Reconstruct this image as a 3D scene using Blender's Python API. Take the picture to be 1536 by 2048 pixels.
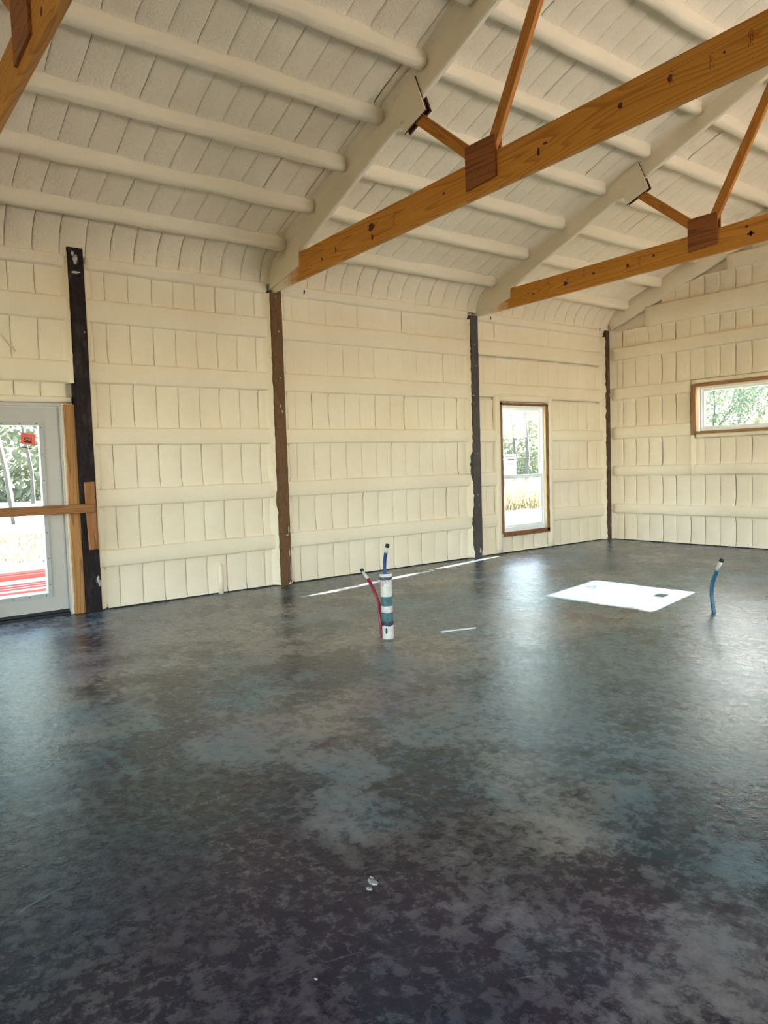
import bpy, bmesh, math, random
from mathutils import Vector, Matrix, noise as mnoise

random.seed(7)
scene = bpy.context.scene
col = scene.collection
for o in list(bpy.data.objects):
    bpy.data.objects.remove(o)

# ---------------------------------------------------------------- camera
F_PX, YAW, PITCH, ROLL = 1502.72, -0.9080, -0.0629, -0.0311
CAM = Vector((7.2462, 0.0, 1.31))
fwd = Vector((math.sin(YAW) * math.cos(PITCH), math.cos(YAW) * math.cos(PITCH), math.sin(PITCH)))
right = fwd.cross(Vector((0, 0, 1))).normalized()
up = right.cross(fwd)
cr, sr = math.cos(ROLL), math.sin(ROLL)
right, up = cr * right + sr * up, -sr * right + cr * up
cam_data = bpy.data.cameras.new('camera')
cam = bpy.data.objects.new('camera', cam_data)
col.objects.link(cam)
cam_data.sensor_fit = 'VERTICAL'
cam_data.sensor_height = 24.0
cam_data.lens = F_PX / 2048 * 24.0
cam_data.clip_end = 400
cam.matrix_world = Matrix(((right.x, up.x, -fwd.x, CAM.x), (right.y, up.y, -fwd.y, CAM.y),
                           (right.z, up.z, -fwd.z, CAM.z), (0, 0, 0, 1)))
scene.camera = cam

# ---------------------------------------------------------------- world, sun, exposure
SUN_DIR = Vector((0.21, -1.0, -0.468)).normalized()          # travel direction of the sunlight
world = bpy.data.worlds.new('world')
scene.world = world
world.use_nodes = True
wn = world.node_tree
wn.nodes.clear()
w_out = wn.nodes.new('ShaderNodeOutputWorld')
w_bg = wn.nodes.new('ShaderNodeBackground')
w_sky = wn.nodes.new('ShaderNodeTexSky')
w_sky.sky_type = 'NISHITA'
w_sky.sun_disc = False
w_sky.sun_elevation = math.asin(-SUN_DIR.z)
w_sky.sun_rotation = math.atan2(-SUN_DIR.x, -SUN_DIR.y)
w_sky.altitude = 100
w_sky.air_density = 1.0
w_sky.dust_density = 1.0
w_sky.ozone_density = 1.0
w_bg.inputs['Strength'].default_value = 0.46
wn.links.new(w_sky.outputs[0], w_bg.inputs[0])
wn.links.new(w_bg.outputs[0], w_out.inputs[0])

sun_data = bpy.data.lights.new('sun', 'SUN')
sun_data.energy = 26.0
sun_data.angle = math.radians(0.53)
sun_data.color = (1.0, 0.93, 0.82)
sun = bpy.data.objects.new('sun', sun_data)
col.objects.link(sun)
sun.rotation_euler = SUN_DIR.to_track_quat('-Z', 'Y').to_euler()

vs = scene.view_settings
vs.view_transform = 'Standard'
vs.look = 'None'
vs.gamma = 1.0
vs.use_curve_mapping = False
vs.exposure = 2.48
cy = scene.cycles
cy.use_denoising = True
cy.max_bounces = 7
cy.diffuse_bounces = 5
cy.glossy_bounces = 3
cy.use_adaptive_sampling = True
cy.adaptive_threshold = 0.02
cy.transparent_max_bounces = 8
cy.sample_clamp_indirect = 8.0
cy.caustics_reflective = False
cy.caustics_refractive = False

# ---------------------------------------------------------------- layout (metres)
WX = -0.09            # foam face of the eave wall
GY = 10.32            # foam face of the gable wall
RX = 12.2             # opposite eave wall
BY = -6.6             # back gable
RIDGE = 6.1
SL = 0.395            # roof slope
TH = math.atan(SL)
CEIL0 = 3.578          # ceiling foam height at x = 0
RIB = 0.2286
EAVE_OPEN = [(-3.0, 0.4, 0.0, 3.0), (4.8, 9.9, 0.0, 3.25)]  # unseen far eave wall openings, sized for fill light (y0,y1,z0,z1)
BACK_OPEN = [(2.0, 6.0, 0.0, 3.2), (8.0, 11.4, 0.0, 3.0)]                         # unseen back gable openings that let in fill light (x0,x1,z0,z1)

# ================================================================= helpers
def link(o, parent=None):
    col.objects.link(o)
    if parent is not None:
        o.parent = parent
    return o

def mesh_obj(name, verts, faces, mat, parent=None, smooth=False, matrix=None):
    me = bpy.data.meshes.new(name)
    me.from_pydata([tuple(v) for v in verts], [], faces)
    me.update()
    if smooth:
        me.polygons.foreach_set('use_smooth', [True] * len(me.polygons))
    me.materials.append(mat)
    o = bpy.data.objects.new(name, me)
    link(o, parent)
    M = matrix if matrix is not None else Matrix.Identity(4)
    if parent is not None:
        M = world_of(parent).inverted() @ M
    o.matrix_basis = M
    return o

WORLD = {}
def world_of(o):
    M = o.matrix_basis.copy()
    p = o.parent
    while p is not None:
        M = p.matrix_basis @ M
        p = p.parent
    return M

def empty(name, loc, label=None, cat=None, group=None, kind=None):
    o = bpy.data.objects.new(name, None)
    o.empty_display_size = 0.1
    link(o)
    o.location = loc
    o.matrix_basis = Matrix.Translation(loc)
    return tag(o, label, cat, group, kind)

def tag(o, label=None, cat=None, group=None, kind=None):
    if label: o['label'] = label
    if cat: o['category'] = cat
    if group: o['group'] = group
    if kind: o['kind'] = kind
    return o

class MB:
    """collects simple shapes into one mesh"""
    def __init__(s): s.v, s.f = [], []
    def add(s, v, f):
        n = len(s.v); s.v += [Vector(p) for p in v]; s.f += [tuple(i + n for i in q) for q in f]
    def box(s, a, b):
        x0, y0, z0 = a; x1, y1, z1 = b
        s.add([(x0,y0,z0),(x1,y0,z0),(x1,y1,z0),(x0,y1,z0),(x0,y0,z1),(x1,y0,z1),(x1,y1,z1),(x0,y1,z1)],
              [(0,3,2,1),(4,5,6,7),(0,1,5,4),(1,2,6,5),(2,3,7,6),(3,0,4,7)])
    def tube(s, pts, rad, n=10, cap=True):
        pts = [Vector(p) for p in pts]
        if not isinstance(rad, (list, tuple)): rad = [rad] * len(pts)
        base = len(s.v)
        for i, p in enumerate(pts):
            t = (pts[min(i+1, len(pts)-1)] - pts[max(i-1, 0)]).normalized()
            a = t.orthogonal().normalized() if i == 0 else (pa - t * pa.dot(t)).normalized()
            pa = a
            b = t.cross(a)
            for k in range(n):
                ang = 2 * math.pi * k / n
                s.v.append(p + rad[i] * (math.cos(ang) * a + math.sin(ang) * b))
        for i in range(len(pts) - 1):
            for k in range(n):
                k2 = (k + 1) % n
                s.f.append((base+i*n+k, base+i*n+k2, base+(i+1)*n+k2, base+(i+1)*n+k))
        if cap:
            s.f.append(tuple(base + k for k in reversed(range(n))))
            s.f.append(tuple(base + (len(pts)-1)*n + k for k in range(n)))
    def build(s, name, mat, parent=None, smooth=False):
        return mesh_obj(name, s.v, s.f, mat, parent, smooth)

def bevel_box(name, a, b, mat, parent=None, bev=0.004, matrix=None, seg=1):
    bm = bmesh.new()
    c = [(a[i] + b[i]) / 2 for i in range(3)]; d = [abs(b[i] - a[i]) for i in range(3)]
    bmesh.ops.create_cube(bm, size=1.0, matrix=Matrix.Translation(c) @ Matrix.Diagonal((*d, 1)))
    if bev > 0:
        bmesh.ops.bevel(bm, geom=bm.edges[:], offset=min(bev, min(d) * .45), segments=seg, affect='EDGES')
    me = bpy.data.meshes.new(name); bm.to_mesh(me); bm.free()
    me.materials.append(mat)
    o = bpy.data.objects.new(name, me); link(o, parent)
    M = matrix if matrix is not None else Matrix.Identity(4)
    if parent is not None: M = world_of(parent).inverted() @ M
    o.matrix_basis = M
    return o

def frame(O, ex, ey, ez):
    O, ex, ey, ez = Vector(O), Vector(ex), Vector(ey), Vector(ez)
    return Matrix(((ex.x, ey.x, ez.x, O.x), (ex.y, ey.y, ez.y, O.y), (ex.z, ey.z, ez.z, O.z), (0, 0, 0, 1)))

def board(name, p0, p1, width, thick, mat, parent=None, nrm=(0, -1, 0), bev=0.003):
    """timber from p0 to p1; 'thick' along nrm; local X runs along the grain"""
    p0, p1 = Vector(p0), Vector(p1)
    ex = (p1 - p0); L = ex.length; ex.normalize()
    ez = Vector(nrm); ez = (ez - ex * ez.dot(ex)).normalized()
    ey = ez.cross(ex)
    return bevel_box(name, (0, -width/2, -thick/2), (L, width/2, thick/2), mat, parent, bev, frame(p0, ex, ey, ez))

def nz(p, s=1.0):
    return mnoise.noise(Vector(p) * s)

def blob(name, c, r, mat, parent, seed, flat=(1, 0, 0)):
    bm = bmesh.new(); bmesh.ops.create_icosphere(bm, subdivisions=2, radius=1.0)
    for v in bm.verts:
        d = max(.25, 1 + .9 * mnoise.noise(v.co * 2.6 + Vector((seed * 3.1, 0, 0))))
        v.co = Vector((v.co.x * r[0] * d, v.co.y * r[1] * d, v.co.z * r[2] * d))
    me = bpy.data.meshes.new(name); bm.to_mesh(me); bm.free(); me.materials.append(mat)
    me.polygons.foreach_set('use_smooth', [True] * len(me.polygons))
    o = bpy.data.objects.new(name, me); link(o, parent)
    o.matrix_basis = world_of(parent).inverted() @ Matrix.Translation(c) if parent else Matrix.Translation(c)
    return o

def prism(name, poly, axis_pt, en, thick, mat, parent=None, bev=0.0015):
    """flat plate: poly = list of 3D points, extruded by thick along en"""
    n = len(poly); en = Vector(en)
    v = [Vector(p) for p in poly] + [Vector(p) + en * thick for p in poly]
    f = [tuple(range(n)), tuple(reversed(range(n, 2*n)))] + [(i, i+n, (i+1) % n + n, (i+1) % n) for i in range(n)]
    o = mesh_obj(name, v, f, mat, parent)
    bm = bmesh.new(); bm.from_mesh(o.data); bmesh.ops.recalc_face_normals(bm, faces=bm.faces[:])
    bm.to_mesh(o.data); bm.free()
    return o

# ================================================================= materials
def newmat(name):
    m = bpy.data.materials.new(name); m.use_nodes = True
    nt = m.node_tree; nt.nodes.clear()
    out = nt.nodes.new('ShaderNodeOutputMaterial'); b = nt.nodes.new('ShaderNodeBsdfPrincipled')
    nt.links.new(b.outputs[0], out.inputs[0])
    return m, nt, b
def N(nt, t, **kw):
    n = nt.nodes.new(t)
    for k, v in kw.items():
        if k in n.inputs.keys() if hasattr(n.inputs, 'keys') else False: n.inputs[k].default_value = v
        else: setattr(n, k, v)
    return n
def noise_node(nt, vec, scale, detail=4, rough=.55, dist=0):
    n = nt.nodes.new('ShaderNodeTexNoise')
    n.inputs['Scale'].default_value = scale; n.inputs['Detail'].default_value = detail
    n.inputs['Roughness'].default_value = rough; n.inputs['Distortion'].default_value = dist
    nt.links.new(vec, n.inputs['Vector']); return n.outputs['Fac']
def ramp(nt, fac, stops, interp='LINEAR'):
    r = nt.nodes.new('ShaderNodeValToRGB'); r.color_ramp.interpolation = interp
    el = r.color_ramp.elements
    while len(el) < len(stops): el.new(.5)
    for e, (p, c) in zip(el, stops):
        e.position = p; e.color = (*c, 1) if len(c) == 3 else c
    nt.links.new(fac, r.inputs[0]); return r.outputs[0]
def g(v): return (v, v, v)
def mix(nt, fac, a, b, mode='MIX'):
    m = nt.nodes.new('ShaderNodeMix'); m.data_type = 'RGBA'; m.blend_type = mode
    for sock, val in ((m.inputs['Factor'], fac), (m.inputs['A'] if False else m.inputs[6], a), (m.inputs[7], b)):
        if hasattr(val, 'is_linked'): nt.links.new(val, sock)
        elif isinstance(val, (int, float)): sock.default_value = val
        else: sock.default_value = (*val, 1)
    return m.outputs[2]
def math_n(nt, op, a, b=0.0):
    m = nt.nodes.new('ShaderNodeMath'); m.operation = op
    for s, v in ((m.inputs[0], a), (m.inputs[1], b)):
        if hasattr(v, 'is_linked'): nt.links.new(v, s)
        else: s.default_value = v
    return m.outputs[0]
def coords(nt, kind='Object', scale=(1, 1, 1)):
    t = nt.nodes.new('ShaderNodeTexCoord'); mp = nt.nodes.new('ShaderNodeMapping')
    mp.inputs['Scale'].default_value = scale
    nt.links.new(t.outputs[kind], mp.inputs['Vector']); return mp.outputs[0]
def world_coords(nt, scale=(1, 1, 1)):
    t = nt.nodes.new('ShaderNodeNewGeometry'); mp = nt.nodes.new('ShaderNodeMapping')
    mp.inputs['Scale'].default_value = scale
    nt.links.new(t.outputs['Position'], mp.inputs['Vector']); return mp.outputs[0]
def bump(nt, b, h, strength=.3, dist=.01):
    n = nt.nodes.new('ShaderNodeBump'); n.inputs['Strength'].default_value = strength; n.inputs['Distance'].default_value = dist
    nt.links.new(h, n.inputs['Height']); nt.links.new(n.outputs[0], b.inputs['Normal'])

def mat_foam(name, ca, cb, bs=.5, streak=None):
    m, nt, b = newmat(name)
    v = world_coords(nt)
    big = noise_node(nt, v, 1.1, 2, .5)
    c = ramp(nt, big, [(.32, ca), (.68, cb)])
    fine = noise_node(nt, v, 55, 2, .6)
    med = noise_node(nt, v, 9, 3, .55)
    c = mix(nt, ramp(nt, med, [(.3, g(0)), (.75, g(.25))]), c, tuple(x * .90 for x in ca))
    nt.links.new(c, b.inputs['Base Color'])
    b.inputs['Roughness'].default_value = .75
    b.inputs['Specular IOR Level'].default_value = .3
    h = math_n(nt, 'ADD', math_n(nt, 'MULTIPLY', fine, .55), math_n(nt, 'MULTIPLY', med, 1.0))
    if streak:
        s = noise_node(nt, world_coords(nt, streak), 1.0, 1, .6)
        h = math_n(nt, 'ADD', h, math_n(nt, 'MULTIPLY', s, .5))
    bump(nt, b, h, bs, .012)
    return m
FOAM_A, FOAM_B = (.82, .69, .520), (.87, .755, .590)
M_FOAM = mat_foam('spray_foam', FOAM_A, FOAM_B, .45)
M_FOAM_WALL = mat_foam('spray_foam_wall', FOAM_A, FOAM_B, .30, (60, 60, 3))
M_FOAM_ROOF = mat_foam('spray_foam_roof', FOAM_A, FOAM_B, 1.0)
M_FOAM_PURLIN = mat_foam('spray_foam_smooth', (.82, .70, .53), (.86, .75, .58), .35)

def mat_pine(name, light, dark, red, ring=1.0, spray=False, axis=0):
    ax = lambda t: tuple(t[(i - axis) % 3] for i in range(3))
    m, nt, b = newmat(name)
    v = coords(nt, 'Object', (1, 1, 1))
    info = nt.nodes.new('ShaderNodeObjectInfo')
    add = nt.nodes.new('ShaderNodeVectorMath'); add.operation = 'ADD'
    cmb = nt.nodes.new('ShaderNodeCombineXYZ')
    nt.links.new(math_n(nt, 'MULTIPLY', info.outputs['Random'], 40.0), cmb.inputs[0])
    nt.links.new(math_n(nt, 'MULTIPLY', info.outputs['Random'], 9.0), cmb.inputs[1])
    nt.links.new(v, add.inputs[0]); nt.links.new(cmb.outputs[0], add.inputs[1])
    mp = nt.nodes.new('ShaderNodeMapping'); mp.inputs['Scale'].default_value = ax((.42, 7, 7))
    nt.links.new(add.outputs[0], mp.inputs['Vector'])
    n1 = noise_node(nt, mp.outputs[0], 1.0, 1.4, .4, .15)
    rings = math_n(nt, 'FRACT', math_n(nt, 'MULTIPLY', n1, 16.0 * ring))
    rc = ramp(nt, rings, [(0, g(0)), (.62, g(.25)), (.9, g(1)), (1, g(.1))])
    mp2 = nt.nodes.new('ShaderNodeMapping'); mp2.inputs['Scale'].default_value = ax((3, 120, 120))
    nt.links.new(add.outputs[0], mp2.inputs['Vector'])
    fib = noise_node(nt, mp2.outputs[0], 1.0, 3, .6)
    c = mix(nt, rc, light, dark)
    c = mix(nt, ramp(nt, fib, [(.35, g(0)), (.75, g(.45))]), c, red)
    if spray:
        sep = nt.nodes.new('ShaderNodeSeparateXYZ'); nt.links.new(world_coords(nt), sep.inputs[0])
        nn = noise_node(nt, world_coords(nt), 9, 6, .7)
        f = math_n(nt, 'ADD', sep.outputs[0], math_n(nt, 'MULTIPLY', nn, .55))
        c = mix(nt, ramp(nt, f, [(.52, g(1)), (.80, g(0))]), c, FOAM_B)
    nt.links.new(c, b.inputs['Base Color'])
    b.inputs['Roughness'].default_value = .6
    b.inputs['Specular IOR Level'].default_value = .3
    bump(nt, b, math_n(nt, 'ADD', rc, fib), .15, .003)
    return m
M_PINE = mat_pine('pine', (.64, .275, .040), (.40, .135, .014), (.50, .185, .022), spray=True)
M_PINE_W = mat_pine('pine_web', (.56, .22, .034), (.35, .11, .012), (.44, .15, .018))
M_PLY = mat_pine('plywood_gusset', (.33, .105, .025), (.17, .045, .012), (.25, .07, .018), .55)
M_DARKWOOD = mat_pine('stained_wood', (.10, .028, .012), (.05, .012, .008), (.08, .02, .01))
M_STUD = mat_pine('rough_stud', (.46, .225, .07), (.22, .09, .024), (.34, .15, .045), .8, axis=2)
M_BRACE = mat_pine('brace_lumber', (.36, .155, .05), (.18, .062, .016), (.26, .10, .028))
M_BUCK = mat_pine('window_buck', (.40, .22, .10), (.16, .07, .03), (.30, .15, .06), axis=2)
M_BUCK_H = mat_pine('window_buck_level', (.40, .22, .10), (.16, .07, .03), (.30, .15, .06), axis=0)
M_BUCK_V = mat_pine('window_buck_upright', (.27, .14, .07), (.12, .05, .02), (.2, .1, .045), axis=2)
M_BUCK_L = mat_pine('window_buck_long', (.26, .11, .05), (.12, .04, .02), (.2, .08, .035), axis=1)
M_JAMB = mat_pine('pale_jamb', (.78, .58, .30), (.65, .43, .2), (.7, .5, .26), axis=2)

def mat_post(name, ca, cb, dust, dustz=0.0, dust_amt=.5):
    m, nt, b = newmat(name)
    v = coords(nt, 'Object')
    mp = nt.nodes.new('ShaderNodeMapping'); mp.inputs['Scale'].default_value = (11, 11, 1.0)
    nt.links.new(v, mp.inputs['Vector'])
    n1 = noise_node(nt, mp.outputs[0], 1.2, 4, .55, .4)
    rings = math_n(nt, 'FRACT', math_n(nt, 'MULTIPLY', n1, 14.0))
    c = mix(nt, ramp(nt, rings, [(0, g(0)), (.7, g(.4)), (1, g(1))]), ca, cb)
    mp2 = nt.nodes.new('ShaderNodeMapping'); mp2.inputs['Scale'].default_value = (26, 26, 7)
    nt.links.new(v, mp2.inputs['Vector'])
    d = noise_node(nt, mp2.outputs[0], 1.0, 8, .75)
    d2 = noise_node(nt, v, 1.9, 3, .6)
    msk = ramp(nt, math_n(nt, 'ADD', math_n(nt, 'MULTIPLY', d, .6), math_n(nt, 'MULTIPLY', d2, .6)), [(.60, g(0)), (.78, g(dust_amt))])
    c = mix(nt, msk, c, dust)
    nt.links.new(c, b.inputs['Base Color'])
    b.inputs['Roughness'].default_value = .7
    b.inputs['Specular IOR Level'].default_value = .2
    bump(nt, b, math_n(nt, 'ADD', rings, d), .3, .004)
    return m
M_POST_A = mat_post('post_near_black', (.018, .010, .010), (.011, .006, .007), (.085, .072, .074), 0, .6)
M_POST_B = mat_post('post_brown', (.175, .088, .038), (.088, .042, .018), (.17, .12, .085), 0, .4)
M_POST_C = mat_post('post_charcoal', (.090, .074, .068), (.052, .043, .042), (.13, .125, .13), 0, .6)
M_POST_D = mat_post('post_dark_brown', (.10, .052, .028), (.06, .03, .018), (.25, .23, .19), 0, .5)

def mat_plain(name, c, rough=.5, metal=0, var=.12, scale=12, spec=.5):
    m, nt, b = newmat(name)
    n = noise_node(nt, world_coords(nt), scale, 4, .6)
    cc = ramp(nt, n, [(.3, tuple(x * (1 - var) for x in c)), (.7, tuple(min(1, x * (1 + var)) for x in c))])
    nt.links.new(cc, b.inputs['Base Color'])
    b.inputs['Roughness'].default_value = rough; b.inputs['Metallic'].default_value = metal
    b.inputs['Specular IOR Level'].default_value = spec
    return m
M_SPLAT = mat_plain('foam_dust', (.42, .38, .32), .9, 0, .5, 90)
M_VINYL = mat_plain('white_vinyl', (.82, .83, .83), .35, 0, .02)
M_DOOR = mat_plain('door_paint', (.46, .425, .38), .4, 0, .025)
M_LITE = mat_plain('lite_frame', (.40, .395, .375), .4, 0, .03)
M_BLACK = mat_plain('black_rubber', (.008, .008, .012), .6, 0, .1)
M_STEEL = mat_plain('hinge_steel', (.5, .5, .48), .35, .9, .08)
M_SIDING = mat_plain('steel_siding', (.45, .44, .42), .5, .0, .05)
M_RED = mat_plain('red_sticker', (.80, .13, .09), .6, 0, .08)
M_INK = mat_plain('ink', (.02, .012, .012), .7, 0, .2)
M_STAMP = mat_plain('stamp_ink', (.09, .022, .018), .8, 0, .3, 200)
M_PVC = mat_plain('pvc', (.60, .56, .50), .4, 0, .2, 25)
M_TEAL = mat_plain('teal_tape', (.045, .115, .13), .5, 0, .35, 30)
M_NAVY = mat_plain('dark_tape', (.014, .02, .035), .5, 0, .4, 30)
M_STAIN = mat_plain('primer_stain', (.06, .06, .11), .5, 0, .6, 30)
M_BLUE = mat_plain('blue_pex', (.010, .045, .16), .35, 0, .15, 40)
M_BLUE2 = mat_plain('blue_pex_teal', (.012, .09, .16), .35, 0, .2, 40)
M_REDPEX = mat_plain('red_pex', (.24, .012, .03), .35, 0, .12, 40)
M_DUST = mat_plain('concrete_crumbs', (.25, .22, .18), .95, 0, .4, 60)
M_STICK = mat_plain('offcut', (.72, .68, .66), .6, 0, .06, 20)
M_CHIP = mat_plain('leaf_scrap', (.012, .012, .016), .7, 0, .2)
M_WHITE = mat_plain('plaster_speck', (.36, .36, .35), .9, 0, .2, 60)
M_CONC = mat_plain('concrete_apron', (.30, .295, .285), .8, 0, .10, 6)
M_REDMETAL = mat_plain('red_trim_steel', (.26, .016, .014), .4, 0, .08, 6)
M_PINKMETAL = mat_plain('faded_red_steel', (.24, .045, .055), .4, 0, .1, 6)
M_WHITEMETAL = mat_plain('white_trim_steel', (.75, .75, .76), .4, 0, .03)
M_BOUNCE = mat_plain('pale_bounce_slab', (.58, .56, .53), .8, 0, .08, 4)
M_BARK = mat_plain('bark', (.10, .088, .078), .9, 0, .35, 6)
def mat_leaf(name, c):
    m = bpy.data.materials.new(name); m.use_nodes = True
    nt = m.node_tree; nt.nodes.clear()
    out = nt.nodes.new('ShaderNodeOutputMaterial'); d = nt.nodes.new('ShaderNodeBsdfDiffuse'); t = nt.nodes.new('ShaderNodeBsdfTranslucent')
    mx = nt.nodes.new('ShaderNodeMixShader'); mx.inputs[0].default_value = .45
    n = noise_node(nt, world_coords(nt), 1.5, 3, .6)
    cc = ramp(nt, n, [(.3, tuple(x * .75 for x in c)), (.7, c)])
    nt.links.new(cc, d.inputs[0]); nt.links.new(cc, t.inputs[0])
    nt.links.new(d.outputs[0], mx.inputs[1]); nt.links.new(t.outputs[0], mx.inputs[2]); nt.links.new(mx.outputs[0], out.inputs[0])
    return m
M_LEAF = [mat_leaf('leaf_spring', (.26, .30, .17)), mat_leaf('leaf_pale', (.34, .36, .26)), mat_leaf('leaf_deep', (.20, .25, .16))]
M_PAPER = mat_leaf('paper', (.80, .80, .80))
M_DRY = mat_leaf('dry_grass', (.22, .18, .11))

def mat_glass(name, t=.75):
    m = bpy.data.materials.new(name); m.use_nodes = True
    nt = m.node_tree; nt.nodes.clear()
    out = nt.nodes.new('ShaderNodeOutputMaterial')
    tr = nt.nodes.new('ShaderNodeBsdfTransparent'); tr.inputs[0].default_value = (t * .97, t, t * .99, 1)
    gl = nt.nodes.new('ShaderNodeBsdfGlossy'); gl.inputs['Roughness'].default_value = .02
    lw = nt.nodes.new('ShaderNodeLayerWeight'); lw.inputs[0].default_value = .5
    fr = math_n(nt, 'ADD', math_n(nt, 'MULTIPLY', math_n(nt, 'POWER', lw.outputs['Facing'], 5.0), .4), .03)
    mx = nt.nodes.new('ShaderNodeMixShader')
    nt.links.new(fr, mx.inputs[0]); nt.links.new(tr.outputs[0], mx.inputs[1]); nt.links.new(gl.outputs[0], mx.inputs[2])
    nt.links.new(mx.outputs[0], out.inputs[0]); return m
M_GLASS = mat_glass('low_e_glass', .94)

def mat_floor():
    m, nt, b = newmat('stained_concrete')
    v = world_coords(nt)
    big = noise_node(nt, v, .5, 4, .55, .5)
    med = noise_node(nt, v, 2.1, 9, .72, .25)
    fin = noise_node(nt, v, 17, 6, .75, .2)
    hue = noise_node(nt, v, .55, 2, .5)
    t = math_n(nt, 'ADD', math_n(nt, 'MULTIPLY', big, .3), math_n(nt, 'MULTIPLY', med, .7))
    # stain patches, plus broad offsets that darken the near slab and lighten the middle
    sep = nt.nodes.new('ShaderNodeSeparateXYZ'); nt.links.new(v, sep.inputs[0])
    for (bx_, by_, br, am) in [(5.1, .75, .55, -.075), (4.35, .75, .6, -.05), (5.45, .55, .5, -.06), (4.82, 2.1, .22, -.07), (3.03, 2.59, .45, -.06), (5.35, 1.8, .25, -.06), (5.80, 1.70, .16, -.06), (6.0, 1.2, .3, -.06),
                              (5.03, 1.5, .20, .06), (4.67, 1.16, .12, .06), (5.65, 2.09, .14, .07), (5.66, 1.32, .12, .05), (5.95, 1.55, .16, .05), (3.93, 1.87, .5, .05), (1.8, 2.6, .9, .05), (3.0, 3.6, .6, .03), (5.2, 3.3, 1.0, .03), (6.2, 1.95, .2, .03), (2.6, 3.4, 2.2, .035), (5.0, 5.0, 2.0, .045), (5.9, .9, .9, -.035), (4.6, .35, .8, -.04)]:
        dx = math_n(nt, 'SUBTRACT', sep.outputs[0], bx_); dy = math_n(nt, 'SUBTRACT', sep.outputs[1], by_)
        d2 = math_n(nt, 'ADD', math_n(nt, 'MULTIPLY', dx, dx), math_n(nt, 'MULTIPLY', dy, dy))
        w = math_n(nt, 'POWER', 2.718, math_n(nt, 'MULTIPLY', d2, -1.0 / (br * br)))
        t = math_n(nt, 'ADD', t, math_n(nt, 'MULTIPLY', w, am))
    patch = ramp(nt, t, [(.45, g(0)), (.495, g(.28)), (.535, g(.72)), (.60, g(1))])
    speck = ramp(nt, fin, [(.43, g(0)), (.57, g(1))])
    mask = math_n(nt, 'ADD', math_n(nt, 'MULTIPLY', patch, .70), math_n(nt, 'MULTIPLY', speck, .38))
    mask = math_n(nt, 'SUBTRACT', mask, .14)
    def zones(base, lst):
        for (bx_, by_, br, am) in lst:
            dx = math_n(nt, 'SUBTRACT', sep.outputs[0], bx_); dy = math_n(nt, 'SUBTRACT', sep.outputs[1], by_)
            d2 = math_n(nt, 'ADD', math_n(nt, 'MULTIPLY', dx, dx), math_n(nt, 'MULTIPLY', dy, dy))
            base = math_n(nt, 'ADD', base, math_n(nt, 'MULTIPLY', math_n(nt, 'POWER', 2.718, math_n(nt, 'MULTIPLY', d2, -1.0 / (br * br))), am))
        return base
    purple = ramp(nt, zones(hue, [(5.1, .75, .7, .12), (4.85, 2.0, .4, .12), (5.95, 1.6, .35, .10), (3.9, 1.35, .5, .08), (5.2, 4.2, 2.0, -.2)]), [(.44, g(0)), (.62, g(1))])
    teal = ramp(nt, zones(noise_node(nt, v, .7, 4, .6), [(5.3, 3.9, 1.9, .22), (3.6, 6.5, 2.2, .18), (3.4, .6, .9, .16), (2.3, 2.6, 1.2, -.12), (5.4, 1.3, .8, -.12)]), [(.46, g(0)), (.66, g(1))])  # teal zones paint blue sky reflection into the stained slab colour
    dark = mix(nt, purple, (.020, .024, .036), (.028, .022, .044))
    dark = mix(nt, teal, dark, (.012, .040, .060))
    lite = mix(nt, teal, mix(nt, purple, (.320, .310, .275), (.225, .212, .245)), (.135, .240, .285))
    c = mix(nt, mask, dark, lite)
    # scratches: thin contour lines of a smooth noise, kept in patches
    s1 = noise_node(nt, world_coords(nt, (1.0, .35, 1)), .9, 1, .3, .8)
    ln = math_n(nt, 'LESS_THAN', math_n(nt, 'ABSOLUTE', math_n(nt, 'SUBTRACT', math_n(nt, 'FRACT', math_n(nt, 'MULTIPLY', s1, 9.0)), .5)), .008)
    pm = ramp(nt, noise_node(nt, v, 2.6, 2, .5), [(.60, g(0)), (.68, g(1))])
    scr = math_n(nt, 'MULTIPLY', ln, pm)
    c = mix(nt, math_n(nt, 'MULTIPLY', scr, .45), c, (.32, .31, .30))
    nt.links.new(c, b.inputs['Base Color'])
    r = ramp(nt, math_n(nt, 'ADD', math_n(nt, 'MULTIPLY', med, .5), math_n(nt, 'MULTIPLY', fin, .5)), [(.35, g(.17)), (.65, g(.38))])
    nt.links.new(r, b.inputs['Roughness'])
    b.inputs['Specular IOR Level'].default_value = .22
    lump = noise_node(nt, v, 18, 3, .65)
    bump(nt, b, math_n(nt, 'ADD', math_n(nt, 'MULTIPLY', lump, .6), math_n(nt, 'MULTIPLY', fin, .5)), .42, .012)
    return m
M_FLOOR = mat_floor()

def mat_ground():
    m, nt, b = newmat('grass_ground')
    v = world_coords(nt)
    n = noise_node(nt, v, .5, 6, .65); f = noise_node(nt, v, 7, 6, .7)
    t = math_n(nt, 'ADD', math_n(nt, 'MULTIPLY', n, .6), math_n(nt, 'MULTIPLY', f, .4))
    c = ramp(nt, t, [(.36, (.05, .055, .025)), (.48, (.105, .105, .05)), (.58, (.16, .14, .085)), (.68, (.12, .07, .045))])
    nt.links.new(c, b.inputs['Base Color']); b.inputs['Roughness'].default_value = .95
    bump(nt, b, f, .6, .05)
    return m
M_GROUND = mat_ground()

# ================================================================= floor and ground
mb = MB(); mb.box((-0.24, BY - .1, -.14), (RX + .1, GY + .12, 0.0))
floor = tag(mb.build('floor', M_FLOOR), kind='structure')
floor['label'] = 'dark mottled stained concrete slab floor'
mb = MB(); mb.box((-90, -60, -.4), (70, 110, -.15))
tag(mb.build('ground', M_GROUND), 'sunlit grass and leaf litter around the building', kind='structure')

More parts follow.
